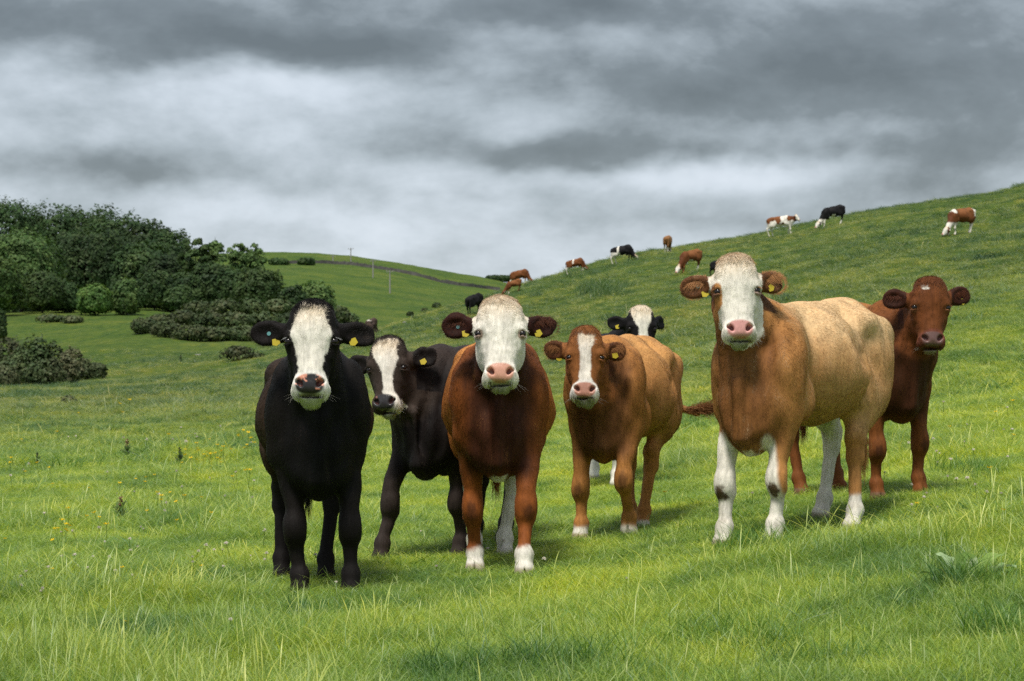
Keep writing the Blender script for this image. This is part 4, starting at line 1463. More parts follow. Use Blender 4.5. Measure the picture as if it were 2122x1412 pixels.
def tree(name, px, base_py, top_py, wpx, d, mat, label, seed, nl=4200, nlobes=16, leaf=None, bottom=0.05, gap=0, group='trees of the wood', cat='tree'):
    x, y, z = at_dist(px, d)
    zb = min(z, CAMZ + (HOR - base_py) / FPX * d)
    h = max(3.0, CAMZ + (HOR - top_py) / FPX * d - z)
    w = wpx / FPX * d
    t = empty(name, (x, y, z), 0)
    tag(t, label, cat, group)
    leaf = leaf or 0.00128 * d
    nl = int(nl * (2.9 if not gap else 2.6))
    me, L = crown_mesh(name + '_crown', h, w * (1.22 if not gap else 1.1), nl, nlobes, seed, mat, bottom, leaf, gap)
    obj('crown', me, t)
    obj('trunk', limbs_mesh(name + '_trunk', h, L, seed, 0.022 * h), t)
    return t


def build_wood():
    D, M, Lt = M_LEAF_D, M_LEAF_M, M_LEAF_L
    # px, base, top, width, dist, material, label
    rows = [
        # back row on the skyline
        (10, 640, 402, 150, 520, D, "dark broadleaf tree at the left edge, highest in the wood", 5200),
        (108, 640, 418, 150, 530, D, "dark tree on the skyline, second from the left edge", 5200),
        (180, 640, 424, 140, 535, D, "dark tree on the skyline, third from the left edge", 5200),
        (250, 640, 434, 140, 530, D, "dark tree on the skyline above the layered beech", 5200),
        (305, 640, 452, 120, 525, D, "dark skyline tree left of the last tall crown", 4600),
        (345, 640, 472, 100, 520, D, "last tall dark crown where the wood drops to the right", 4600),
        # middle row
        (75, 640, 490, 110, 480, D, "dark tree standing between the skyline and the pale oak", 3600),
        (190, 642, 470, 150, 470, D, "large layered beech in the middle of the wood", 6200),
        (290, 642, 500, 130, 468, D, "layered dark tree right of the large beech", 5400),
        (345, 640, 520, 100, 465, D, "dark rounded tree at the right end of the dense wood", 4200),
        # lighter trees on the left
        (45, 645, 476, 140, 430, M, "pale green oak at the left in front of the dark wood", 6400),
        (-15, 650, 525, 110, 400, Lt, "bright green tree cut off by the left edge", 3600),
        (88, 648, 560, 80, 415, M, "low mid-green tree beside the pale oak", 2600),
    ]
    for i, (px, b, t, w, d, m, lab, nl) in enumerate(rows):
        tree('broadleaf_tree', px, b, t, w, d, m, lab, 300 + i, nl, 22)
    # open, airy trees at the right end
    tree('ash_tree', 405, 640, 486, 78, 455, M, "airy ash tree with sky between its limbs, beside the dense wood", 331, 2300, 20, bottom=0.2, gap=1)
    tree('ash_tree', 440, 640, 486, 66, 458, M, "airy tree with a narrow top, right of the first ash", 332, 2100, 18, bottom=0.2, gap=1)
    tree('ash_tree', 508, 640, 490, 92, 450, M, "open-crowned tree with a round gap of sky, rightmost of the wood", 333, 1900, 15, bottom=0.3, gap=1)
    low = [
        (385, 640, 560, 70, 440, D, "dark low tree under the airy ash", 2400), (440, 640, 545, 80, 438, D, "dark bushy tree below the two ash crowns", 2600),
        (485, 640, 555, 70, 436, D, "dark bushy tree left of the hawthorn", 2200), (535, 626, 552, 84, 425, M, "rounded grey-green hawthorn at the end of the wood", 3000),
        (605, 636, 590, 54, 360, D, "small round dark bush on the valley edge", 1700), (657, 640, 580, 62, 372, M, "small pale willow on the valley edge", 1800),
        (137, 648, 580, 46, 420, D, "brownish shrub at the foot of the beech", 1300), (196, 652, 588, 58, 400, Lt, "light green round bush at the foot of the wood", 1700),
        (262, 650, 576, 48, 405, M, "pale drooping sapling at the foot of the wood", 1500), (320, 646, 560, 70, 425, D, "dark shrub at the woodland edge above the meadow", 1700),
        (365, 644, 590, 60, 425, D, "dark shrub beside the scrubby mound", 1500), (230, 650, 600, 50, 425, D, "dark shrub in the shade of the beech", 1300),
        (-2, 700, 640, 26, 300, D, "dark bush cut off by the left edge below the wood", 900),
    ]
    for i, (px, b, t, w, d, m, lab, nl) in enumerate(low):
        tree('small_tree', px, b, t, w, d, m, lab, 360 + i, nl, 10, bottom=0.0)
    tree('small_tree', 1035, 602, 584, 50, 1150, D, "dark far tree at the foot of the distant hill", 390, 500, 8, bottom=0.0, group='far trees')
    tree('small_tree', 578, 548, 539, 34, 1000, D, "dark bush on the far hilltop at the wall's end", 391, 300, 6, bottom=0.0, group='far trees')
    tree('small_tree', 635, 549, 542, 30, 1010, D, "dark bush on the far hilltop above the stone wall", 392, 300, 6, bottom=0.0, group='far trees')


def bush(px, base_py, top_py, wpx, mat, label, seed, nl=900, group='scrub on the valley slope', dd=None):
    h_ = hit(px, base_py) if dd is None else at_dist(px, dd)
    if h_ is None: h_ = at_dist(px, 330)
    x, y, z = h_
    h = max(0.4, (base_py - top_py) / FPX * y); w = wpx / FPX * y
    me, L = crown_mesh('bush', h, w, int(nl * 2.2), 8, seed, mat, 0.0, 0.0014 * y, 0, depth=w * 0.8, corefrac=0.3)
    t = empty('gorse_bush', (x, y, z - 0.1), 0)
    tag(t, label, 'bush', group)
    obj('foliage', me, t)
    obj('stem', limbs_mesh('bush_stem', h * 0.8, L, seed, 0.03 * h), t)


def build_scrub():
    A, B = M_GORSE, M_GORSE_B
    near = [(20, 798, 690, 90, B), (70, 800, 688, 84, A), (112, 796, 700, 60, B), (40, 800, 725, 110, A), (95, 800, 738, 90, A), (148, 796, 712, 58, B),
            (140, 790, 740, 76, A), (172, 788, 738, 52, A), (200, 786, 746, 44, B), (-20, 800, 700, 60, A), (10, 802, 752, 60, A), (60, 800, 755, 60, B)]
    where = ["at the left edge of the near thicket", "tallest in the near thicket", "brown-topped, mid thicket", "low and broad in the thicket's left half",
             "dark, front of the thicket", "brown-topped, right half of the near thicket", "low green, right half of the near thicket", "near the thicket's right end",
             "rounded, last bush of the near thicket", "cut by the left edge of the picture", "low at the thicket's foot by the left edge", "small brown one at the thicket's foot"]
    for i, ((px, b, t, w, m), wh) in enumerate(zip(near, where)):
        bush(px, b, t, w, m, "dense gorse bush " + wh, 400 + i, 1300, 'gorse bushes of the near thicket')
    rr = np.random.default_rng(9)
    mound = [(300, 692, 655, 60, A), (345, 700, 660, 70, A), (395, 706, 668, 80, A), (450, 708, 672, 80, A), (505, 708, 672, 80, A), (560, 706, 670, 80, A), (610, 700, 660, 80, A),
             (330, 680, 648, 50, B), (380, 672, 640, 70, B), (430, 682, 642, 80, A), (490, 684, 642, 80, A), (550, 682, 640, 80, A), (610, 680, 640, 80, A), (660, 672, 636, 70, A),
             (410, 652, 620, 70, B), (465, 652, 617, 70, A), (520, 652, 616, 70, A), (575, 652, 617, 70, A), (630, 656, 625, 60, A), (700, 668, 632, 60, A), (680, 690, 655, 70, A), (725, 672, 648, 36, A)]
    names = ["front left end", "front, second from the left", "front, third from the left", "front, middle", "front, right of the middle", "front, behind the black cow", "front right end",
             "brownish, upper left edge", "brownish, left on the bank", "halfway up, left", "halfway up, middle", "halfway up, right", "halfway up, behind the cow's poll", "halfway up, far right",
             "on the crest, left", "on the crest, left of its middle", "on the crest, middle", "on the crest, right", "on the crest, far right", "low beyond the mound's right end", "below the willow", "last and smallest, towards the valley"]
    for i, ((px, b, t, w, m), nm) in enumerate(zip(mound, names)):
        bush(px, b, t, w, m, "grey-green scrub bush on the mound, " + nm, 430 + i, 800, 'scrub covering the mound')
    for i, (px, b, t, w, m, lab) in enumerate([(105, 668, 650, 66, A, "low dark bramble patch in the left meadow"), (150, 670, 652, 50, B, "low dark bramble right of the meadow's patch"),
                                               (492, 746, 712, 78, B, "brown scrub clump left of the black cow's ear"), (530, 742, 728, 36, B, "small scrub tuft beside the brown clump"),
                                               (142, 838, 818, 36, A, "small dark weed clump in the left field"), (905, 638, 628, 16, A, "tiny thorn bush on the near hill's shoulder"),
                                               (880, 646, 640, 14, A, "tiny low bush left of the thorn"), (850, 655, 646, 14, A, "tiny bush furthest down the shoulder")]):
        bush(px, b, t, w, m, lab, 470 + i, 420, 'single low bushes in the pasture')


def ribbon_wall():
    """drystone wall following the far hillside"""
    pts = [(556, 549), (600, 547), (640, 546), (700, 548), (740, 551), (770, 556), (800, 560), (835, 566), (870, 573), (905, 583), (940, 591), (975, 595), (1010, 599), (1040, 604)]
    L = []
    for (px, py) in pts:
        h_ = hit(px, py, 500)
        if h_: L.append(h_)
    P = np.array(L)
    t = np.linspace(0, len(P) - 1, 160)
    Q = np.stack([np.interp(t, np.arange(len(P)), P[:, i]) for i in range(2)], 1)
    k = np.ones(9) / 9
    Q = np.stack([np.convolve(np.pad(Q[:, i], 4, mode='edge'), k, 'valid') for i in range(2)], 1)
    z = ground(Q[:, 0], Q[:, 1])
    r = np.random.default_rng(2)
    V, F = [], []
    for i in range(len(Q)):
        h = 1.35 + r.normal(0, 0.12)
        for dy, zz in ((-0.45, -1.0), (-0.25, h), (0.25, h), (0.45, -1.0)):
            V.append((Q[i, 0], Q[i, 1] + dy, z[i] + zz))
    for i in range(len(Q) - 1):
        for j in range(3):
            a = i * 4 + j
            F.append((a, a + 4, a + 5, a + 1))
    w = obj('stone_wall', mesh_from('stone_wall', V, F, plain('drystone', (0.085, 0.080, 0.075), 0.95, noise=0.4, nscale=0.8), False))
    tag(w, "dark drystone wall running along the far hillside", "wall")


def pole(px, top, base, label):
    h_ = hit(px, base, 450)
    x, y, z = h_ if h_ else at_dist(px, 1000)
    h = CAMZ + (HOR - top) / FPX * y - z
    t = empty('utility_pole', (x, y, z))
    tag(t, label, 'utility pole', 'poles on the far hill')
    n = 8; V, F = [], []
    for zz, rr in ((-0.5, 0.26), (h, 0.19)):
        for i in range(n):
            a = 2 * math.pi * i / n
            V.append((rr * math.cos(a), rr * math.sin(a), zz))
    for i in range(n): F.append((i, (i + 1) % n, n + (i + 1) % n, n + i))
    m = plain('pole_wood', (0.27, 0.26, 0.24), 0.8)
    obj('pole', mesh_from('pole', V, F, m), t)
    def box(c, hx, hy, hz):
        v = [(c[0] + a * hx, c[1] + b * hy, c[2] + d * hz) for a in (-1, 1) for b in (-1, 1) for d in (-1, 1)]
        f = [(0, 1, 3, 2), (4, 6, 7, 5), (0, 4, 5, 1), (2, 3, 7, 6), (0, 2, 6, 4), (1, 5, 7, 3)]
        return v, f
    v, f = box((0, -0.2, h - 0.5), 1.15, 0.08, 0.09)
    ca = obj('crossarm', mesh_from('crossarm', v, f, m, False), t)
    for q in (-1.0, 0.0, 1.0):
        v, f = box((q, -0.2, h - 0.22), 0.07, 0.07, 0.19)
        obj('insulator', mesh_from('insulator', v, f, m, False), ca)


build_wood()


def undergrowth():
    """bramble, fern and young growth filling the foot of the wood"""
    r = np.random.default_rng(21)
    n = 16000
    px = 5 + 560 * r.random(n)
    d = 436 + 10 * r.random(n) + 6 * np.sin(px / 23.0)
    x = (px - CX) / FPX * d
    z = ground(x, d)
    hh = 3.2 + 1.6 * np.sin(px / 17.0) * np.cos(px / 41.0) + 1.0 * np.sin(px / 7.3)
    P = np.stack([x, d, z + hh * r.random(n) ** 0.7], 1)
    nr = r.normal(0, 0.7, (n, 3)) + [0, -0.8, 0.5]; nr /= np.linalg.norm(nr, axis=1)[:, None]
    u = np.cross(nr, r.normal(0, 1, (n, 3))); u /= np.linalg.norm(u, axis=1)[:, None]
    v = np.cross(nr, u); s = 0.55 * (0.5 + r.random(n))[:, None]
    V = np.stack([P - u * s * 0.5, P + v * s * 0.35, P + u * s * 0.5, P - v * s * 0.35], 1).reshape(-1, 3)
    tn = np.repeat((1 + r.normal(0, 0.18, n))[:, None] * [1, 1, 1], 4, 0)
    o = obj('undergrowth', mesh_from('undergrowth', V, np.arange(n * 4).reshape(-1, 4), M_LEAF_D, False, dict(tint=('FLOAT_COLOR', np.clip(tn, 0.3, 2)))))
    tag(o, 'dark undergrowth filling the foot of the wood', kind='stuff')
undergrowth()
build_scrub()
ribbon_wall()
pole(690, 529, 545, "shortest pole just showing over the far ridge")
pole(727, 514, 548, "pole on the skyline of the far hill")
pole(773, 538, 576, "pole with a crossarm on the near face of the far hill")
pole(808, 560, 608, "lowest pole, standing furthest down the far slope")


# ------------------------------------------------------------------ stones lying in the pasture
def rock(px, py, wpx, hpx, label, seed):
    h_ = hit(px, py)
    if not h_: return
    x, y, z = h_
    V, F = uv_ball(1.0, 14, 9)
    V = V * (1 + 0.22 * vnoise(V, 1.3, seed)[:, None] + 0.08 * vnoise(V, 4, seed + 1)[:, None])
    V = V * [wpx / FPX * y * 0.5, wpx / FPX * y * 0.35, hpx / FPX * y * 0.9]
    o = obj('rock', mesh_from('rock', V, F, plain('limestone', (0.20, 0.20, 0.18), 0.9, noise=0.3, nscale=3.0)), None, (x, y, z))
    tag(o, label, 'rock', 'stones in the pasture')
rock(905, 663, 10, 4, "pale stone on the shoulder of the near hill", 1)
rock(893, 668, 6, 2, "small flat stone beside the pale one", 2)
rock(785, 686, 12, 3, "flat grey stone by the brown cow pair", 3)
rock(838, 669, 7, 3, "small stone between the cow pair and the pale stone", 4)
rock(352, 641, 8, 5, "white stone on the bank of the scrub mound", 5)
rock(410, 736, 12, 2, "flat grey slab in the valley meadow", 6)
# ------------------------------------------------------------------ the herd
WHT = (0.78, 0.74, 0.68)
BLZ1 = ([0.25, 0.17, 0.11, 0.06, 0.02, -0.04, -0.09, -0.16, -0.21, -0.25, -0.4],
        [0.050, 0.058, 0.080, 0.100, 0.104, 0.090, 0.068, 0.063, 0.085, 0.14, 0.14],
        [0.012, 0.012, 0, 0, 0, 0, 0, 0, 0, 0, 0])
COWS = [
 dict(label="black cow with a broad white blaze at the left front of the herd", seed=11,
      at=(-1.035, 12.93), yaw=7, L=1.26, eye=(645, 708, 12.55), hyaw=-1, pitch=17, roll=0, res=0.0135, fine=0.0062, scale=0.97,
      front=[(-0.105, 0.0, 0), (0.175, -0.03, 0)], hind=[(-0.17, 1.22, 0), (0.09, 1.10, 0)],
      ears=[(0.03, 0.20, 0.10, 0.165), (0.06, 0.20, 0.10, 0.165)],
      blaze=BLZ1, kind='blaze', btop=0.170, whorl=0.02, tuft=1.5,
      muzzle=WHT, nose=(0.62, 0.26, 0.17), nosedark=(0.02, 0.018, 0.018), nd_bias=0.42, chin=(0.32, 0.36, 0.13),
      pal=dict(base=(0.010, 0.0075, 0.0065), dark=(0.005, 0.0045, 0.0045), chest=(0.004, 0.0035, 0.0035), flank=(0.050, 0.027, 0.017), back=(0.036, 0.022, 0.015), ear=(0.012, 0.008, 0.007)),
      hoof=(0.02, 0.018, 0.016), lash=(0.35, 0.35, 0.35), earhair=(0.03, 0.018, 0.012), tip=(0.085, 0.048, 0.030), fringe=0,
      tags=([('button', -0.005, -0.002, 0.010, 0.0), ('flag', -0.045, -0.05, 0.018, -0.15)], [('flag', -0.03, -0.045, 0.018, 0.5)])),
 dict(label="dark brown cow with a white forehead peering out from behind the black cow", seed=12,
      at=(-0.53, 15.3), yaw=-20, L=1.28, eye=(800, 765, 15.05), hyaw=-17, pitch=16, roll=-4, res=0.015, fine=0.0068, scale=0.97, hscale=0.93,
      front=[(-0.24, -0.20, 0), (0.18, 0.12, 0)], hind=[(-0.16, 1.3, 0), (0.15, 1.05, 0.03)],
      ears=[(0.1, 0.2, 0.05, 0.15), (-0.1, 0.2, 0.05, 0.15)],
      blaze=([0.25, 0.17, 0.11, 0.06, 0.02, -0.04, -0.10, -0.18, -0.24, -0.4], [0.075, 0.080, 0.088, 0.080, 0.06, 0.035, 0.032, 0.036, 0.05, 0.06],
             [0, 0, 0, 0.01, 0.015, 0.02, 0.02, 0.03, 0.05, 0.05]), kind='blaze', btop=0.19,
      nose=(0.45, 0.2, 0.17), nosedark=(0.035, 0.032, 0.034), nd_bias=0.85,
      pal=dict(base=(0.034, 0.024, 0.020), dark=(0.018, 0.013, 0.011), chest=(0.008, 0.006, 0.006), back=(0.035, 0.026, 0.023), head=(0.045, 0.032, 0.025), ear=(0.02, 0.014, 0.012)),
      hoof=(0.03, 0.025, 0.02), earhair=(0.04, 0.025, 0.018), tip=(0.10, 0.072, 0.055), fringe=0, hairs=50000,
      tags=([], [('flag', -0.01, -0.028, 0.016, 0.35)])),
 dict(label="red-brown cow with an all-white face standing front and centre", seed=13,
      at=(-0.075, 13.95), yaw=1.0, L=1.28, eye=(1037, 692, 13.6), hyaw=0, pitch=19, roll=0, res=0.0135, fine=0.0062, scale=1.0,
      front=[(-0.140, 0.14, 0), (0.140, -0.28, 0)], hind=[(-0.14, 1.10, 0), (0.05, 1.22, 0)], fat=0.99,
      ears=[(0.02, 0.20, 0.10, 0.160), (0.0, 0.20, 0.10, 0.160)], facew=1.04,
      kind='full', whorl=0.04, nose=(0.62, 0.31, 0.22), eyering=(0.22, 0.11, 0.07), lash=(0.5, 0.45, 0.38), tuft=1.0,
      pal=dict(base=(0.24, 0.070, 0.015), dark=(0.13, 0.038, 0.011), chest=(0.030, 0.010, 0.006), flank=(0.40, 0.135, 0.028), back=(0.50, 0.21, 0.055), ear=(0.055, 0.014, 0.007)),
      whites=[below(0.17, 0.02, front=True, xs=1), below(0.12, 0.02, front=True, xs=-1), below(0.58, 0.02, hind=True),
              lambda V, w: (1 - sm(0.535, 0.555, V[:, 2] + w * 2.2)) * (V[:, 2] > 0.46) * (np.abs(V[:, 0]) < 0.095) * (V[:, 1] < 0.3)],
      knees=(0.045, 0.018, 0.010), hoof=(0.5, 0.42, 0.33), earhair=(0.10, 0.030, 0.012), tip=(0.50, 0.20, 0.055), fringe=160,
      tags=([('button', 0.0, 0.0, 0.010, 0.0), ('flag', -0.045, -0.042, 0.018, -0.2)], [('flag', -0.03, -0.042, 0.018, 0.45)])),
 dict(label="tan cow with a narrow white blaze, walking forward with its tail swinging", seed=14,
      at=(0.62, 16.15), yaw=-15, L=1.26, eye=(1213, 742, 15.75), hyaw=-2, pitch=15, roll=1, res=0.015, fine=0.0068, scale=0.97, hscale=0.93,
      front=[(-0.155, -0.05, 0), (0.165, 0.0, 0.045)], knee=[None, (0.155, -0.10, 0.41)], hind=[(-0.12, 1.35, 0), (0.10, 0.80, 0)],
      ears=[(0.02, 0.25, 0.25, 0.135), (0.02, 0.25, 0.10, 0.135)],
      blaze=([0.25, 0.165, 0.11, 0.06, 0.0, -0.05, -0.12, -0.18, -0.23, -0.27, -0.4], [0.05, 0.056, 0.054, 0.046, 0.040, 0.038, 0.036, 0.045, 0.06, 0.12, 0.12],
             [0.008, 0.008, 0.006, 0, 0, 0, 0, 0, 0, 0, 0]), kind='blaze', btop=0.150, muzzle=WHT,
      nose=(0.45, 0.22, 0.16), whorl=0.08, facew=0.94,
      pal=dict(base=(0.40, 0.175, 0.048), dark=(0.28, 0.11, 0.030), chest=(0.12, 0.05, 0.02), flank=(0.45, 0.22, 0.080), back=(0.56, 0.29, 0.10), head=(0.25, 0.095, 0.028), ear=(0.17, 0.06, 0.02)),
      whites=[below(0.09, 0.02)], knees=(0.07, 0.03, 0.015), hoof=(0.5, 0.4, 0.28), earhair=(0.30, 0.13, 0.045), tip=(0.55, 0.27, 0.09), fringe=420, hairs=55000,
      tags=([('flag', -0.03, -0.052, 0.014, 0.1)], [('flag', -0.01, -0.03, 0.020, 0.3)]),
      tail='swing'),
 dict(label="black and white cow looking over the back of the tan cow", seed=15,
      at=(0.80, 21.9), yaw=-6, L=1.3, eye=(1331, 682, 21.3), hyaw=8, pitch=14, roll=0, res=0.02, fine=0.009, scale=1.0, hscale=0.93,
      ears=[(0.0, 0.15, 0.05, 0.16), (-0.15, 0.6, 0.05, 0.14)],
      blaze=([0.25, 0.17, 0.10, 0.05, 0.0, -0.06, -0.14, -0.2, -0.25, -0.4], [0.10, 0.10, 0.09, 0.07, 0.045, 0.042, 0.042, 0.05, 0.1, 0.1],
             [0, 0, 0, 0, 0, 0, 0, 0, 0, 0]), kind='blaze', btop=0.24, muzzle=WHT, nose=(0.3, 0.17, 0.14),
      pal=dict(base=(0.012, 0.010, 0.011), dark=(0.008, 0.007, 0.008)), whites=[below(0.75, 0.04)], hairs=26000, hoof=(0.25, 0.2, 0.16), fringe=0,
      earhair=(0.02, 0.016, 0.016),
      tags=([('flag', -0.02, -0.035, 0.014, -0.3)], [])),
 dict(label="large pale tan cow with a white face and white legs, standing at the right", seed=16,
      at=(1.45, 14.42), yaw=-30.5, L=1.30, eye=(1528, 604, 14.15), hyaw=0, pitch=16, roll=-2, res=0.0135, fine=0.0062, scale=1.03, hscale=1.0,
      front=[(-0.150, -0.10, 0), (0.135, -0.02, 0)], hind=[(-0.19, 1.44, 0), (0.25, 0.88, 0)],
      ears=[(0.10, 0.30, 0.05, 0.15), (-0.02, 0.30, 0.05, 0.15)],
      kind='full', eyepatch=(0, 0), whorl=0.03, tuft=1.5, nose=(0.62, 0.30, 0.27), eyering=(0.20, 0.10, 0.07), facew=0.96,
      pal=dict(base=(0.46, 0.215, 0.068), dark=(0.36, 0.15, 0.044), chest=(0.17, 0.066, 0.020), chest_w=0.85, flank=(0.54, 0.31, 0.13), back=(0.72, 0.50, 0.27), ear=(0.22, 0.085, 0.030)),
      whites=[lambda V, w: (1 - sm(-0.02, 0.02, V[:, 2] + w * 1.8 - 0.53 - 0.10 * sm(0.05, 0.13, np.abs(V[:, 0])))) * (V[:, 1] < 0.45) * (1 - sm(0.165, 0.195, V[:, 0] + 0.15 * (V[:, 2] - 0.4))) ,
              lambda V, w: (1 - sm(0.62, 0.66, V[:, 2] + w)) * (V[:, 1] > 0.25) * (V[:, 1] < 0.95) * (V[:, 2] > 0.50) * (np.abs(V[:, 0]) < 0.125 + 0.2 * (V[:, 1] < 0.68)),
              below(0.80, 0.04, hind=True, xs=-1), below(0.26, 0.02, hind=True, xs=1)],
      spots=[(-0.16, -0.10, 0.30, np.array((0.05, 0.06, 0.055)), (0.10, 0.065, 0.035)), (0.15, -0.10, 0.32, np.array((0.05, 0.06, 0.06)), (0.11, 0.07, 0.04)),
             (-0.19, 0.0, 0.60, np.array((0.02, 0.06, 0.02)), (0.16, 0.07, 0.03)), (-0.16, 0.0, 0.66, np.array((0.02, 0.06, 0.015)), (0.16, 0.07, 0.03))],
      hoof=(0.45, 0.38, 0.28), earhair=(0.42, 0.20, 0.08), tip=(0.74, 0.54, 0.32), fringe=520, rim=700, hairs=90000,
      tags=([('button', -0.01, 0.0, 0.016, 0.0), ('flag', -0.045, -0.05, 0.018, -0.2)], [('flag', -0.02, -0.035, 0.016, 0.8)])),
 dict(label="dark red cow with a small white fleck on its forehead, behind the pale cow", seed=17,
      at=(2.66, 16.62), yaw=17, L=1.30, eye=(1930, 638, 16.2), hyaw=2, pitch=12, roll=1, res=0.015, fine=0.0068, scale=0.98, hscale=0.93,
      front=[(-0.155, 0.04, 0), (0.14, -0.02, 0)],
      ears=[(0.0, 0.25, 0.05, 0.155), (-0.25, 0.25, 0.05, 0.155)],
      kind='none', fleck=(-0.045, 0.125), whorl=0.03, nose=(0.14, 0.075, 0.065), chin=(0.4, 0.36, 0.26),
      muzzle=(0.16, 0.05, 0.028), eyering=(0.26, 0.11, 0.05),
      pal=dict(base=(0.19, 0.063, 0.016), dark=(0.11, 0.034, 0.010), chest=(0.040, 0.014, 0.006), flank=(0.24, 0.085, 0.021), back=(0.33, 0.135, 0.038), head=(0.15, 0.048, 0.014), ear=(0.075, 0.022, 0.010)),
      knees=(0.03, 0.012, 0.008), hoof=(0.18, 0.10, 0.06), earhair=(0.12, 0.036, 0.016), tip=(0.28, 0.10, 0.035), fringe=260, hairs=50000,
      tags=([], [('flag', 0.02, -0.040, 0.006, 0.9)])),
]


def make_herd():
    for sp in COWS:
        sp['coat'] = make_coat(sp['kind'])
        sp['group'] = 'cattle gathered in the field'
        if sp.get('tail') == 'swing':
            L = sp['L']
            sp['tail'] = [(0, L + 0.33, 1.10), (0.10, L + 0.36, 0.98), (0.26, L + 0.24, 0.87), (0.38, L + 0.16, 0.84)]
            sp['switch'] = [((0.28, L + 0.22, 0.86), (0.46, L + 0.10, 0.87), 1100, 0.20, 0.22, (0.26, 0.12, 0.05))]
        else:
            L = sp['L']
            sp['switch'] = [((0, L + 0.36, 0.62), (0, L + 0.35, 0.45), 300, 0.16, 0.12, np.array(sp['pal']['base']) * 1.2)]
        sp['lift'] = 0.04
        build_cow(sp)
make_herd()
# ------------------------------------------------------------------ cattle further up the hill
def patches(seed, thr, white_first=False, sc=2.6):
    def f(V, wob):
        n = fbm(V * [1, 1, 1], sc, seed, 2)
        return sm(thr - 0.03, thr + 0.03, n)
    return f


RED = dict(base=(0.17, 0.060, 0.020), dark=(0.11, 0.036, 0.014), back=(0.24, 0.095, 0.035))
BLK = dict(base=(0.012, 0.011, 0.012), dark=(0.008, 0.008, 0.008))
ORG = dict(base=(0.24, 0.115, 0.045), dark=(0.17, 0.075, 0.03), back=(0.32, 0.17, 0.08))
BRN = dict(base=(0.07, 0.045, 0.035), dark=(0.045, 0.03, 0.025), back=(0.10, 0.07, 0.055))
belt = lambda V, w: (np.abs(V[:, 1] - 0.95 + w) < 0.09) * (V[:, 2] > 0.5)
legsw = below(0.34, 0.03)
FAR = [
 # label, px of the front feet, py of the feet, height in px, yaw, graze, palette, whites, head colour
 ("brown cow grazing low on the ridge, leftmost of the skyline cattle", 1052, 598, 26, -75, True, RED, [legsw], None),
 ("chestnut cow grazing on the ridge, facing right beside the leftmost", 1091, 588, 33, 62, True, RED, [legsw], None),
 ("chestnut cow with a white flank patch grazing behind the ridge line", 1206, 562, 30, 78, True, RED, [lambda V, w: (np.abs(V[:, 1] - 0.85 + w) < 0.07) * (V[:, 2] > 0.7) * (V[:, 2] < 1.15), legsw], None),
 ("black cow with a white belt and hind legs grazing on the skyline", 1306, 541, 37, 72, True, BLK, [belt, below(0.65, 0.03, hind=True)], (0.5, 0.48, 0.45)),
 ("orange-tan cow seen from behind on the skyline", 1386, 522, 36, 168, True, ORG, [below(0.3, 0.03)], None),
 ("chestnut cow with a white flank grazing just below the skyline", 1416, 566, 46, -48, True, RED, [lambda V, w: sm(0.1, 0.2, fbm(V, 2.4, 77, 2)) * (V[:, 1] > 0.2) * (V[:, 1] < 0.9) * (V[:, 2] < 1.1), below(0.5, 0.03, hind=True)], (0.5, 0.45, 0.4)),
 ("red and white pied cow standing on the skyline, head up, facing right", 1636, 486, 42, 74, False, RED, [patches(70, -0.02), below(0.68, 0.04)], (0.6, 0.55, 0.5)),
 ("black cow with white legs and face grazing on the skyline at the right", 1708, 473, 45, -66, True, BLK, [below(0.58, 0.03), lambda V, w: (np.abs(V[:, 1] - 0.62 + w) < 0.10) * (V[:, 2] > 0.6) * (V[:, 2] < 0.95)], (0.6, 0.56, 0.5)),
 ("chestnut cow with a white rump and legs grazing highest on the right slope", 1973, 488, 56, -55, True, RED, [lambda V, w: (V[:, 1] > 1.35 + w) * (V[:, 2] > 1.05), lambda V, w: (np.abs(V[:, 1] - 0.05 + w) < 0.1) * (V[:, 2] > 1.15), below(0.66, 0.04)], (0.5, 0.42, 0.36)),
 ("black cow grazing beyond the centre cow's ear, mostly hidden", 994, 648, 44, 150, True, BLK, [], None),
 ("black cow almost hidden behind the pale cow's ear", 1505, 568, 28, 50, True, BLK, [], None),
 ("grey-brown cow with a pale rump further down the valley side", 776, 690, 34, 160, True, BRN, [lambda V, w: (V[:, 1] > 1.2 + w) * (V[:, 2] > 1.0) * 0.55], None),
 ("small dark brown calf in front of the pale-rumped cow", 768, 700, 32, 140, False, BRN, [], None),
]


def make_far():
    for i, (lab, px, py, hpx, yaw, graze, pal, whites, face) in enumerate(FAR):
        h_ = hit(px, py, 40, 330)
        if h_ is None:
            q = hit(px, py + 12, 40, 330) or at_dist(px, 200)
            h_ = q
        x, y, z = h_
        if y > 235 or y < 50: x, y, z = at_dist(px, 200.0)
        size = min(max(hpx / FPX * y / 1.42, 0.6), 1.12)
        yr = R(yaw)
        Rz = rotz(yr)
        if graze: hl = np.array([0.05, -0.62, 0.24])
        else: hl = np.array([0.05, -0.58, 1.22])
        w = Rz @ hl * size
        ex, ey, ez = x + w[0], y + w[1], z + w[2]
        sp = dict(label=lab, seed=500 + i, at=(x, y), yaw=yaw, L=1.30, scale=size, res=0.032,
                  eye=(CX + FPX * ex / ey, HOR - FPX * (ez - CAMZ) / ey, ey), hyaw=yaw + (15 if i % 2 else -10), pitch=(32 if graze else 35), hscale=size,
                  front=[(-0.13, -0.12 + 0.2 * (i % 2), 0), (0.13, 0.10 - 0.2 * (i % 2), 0)], hind=[(-0.14, 1.42, 0), (0.14, 1.20, 0)],
                  kind='full' if face else 'none', pal=pal, whites=whites, group='cattle grazing on the hill', cat='calf' if 'calf' in lab else 'cow')
        sp['coat'] = make_coat(sp['kind'])
        build_cow(sp)
make_far()


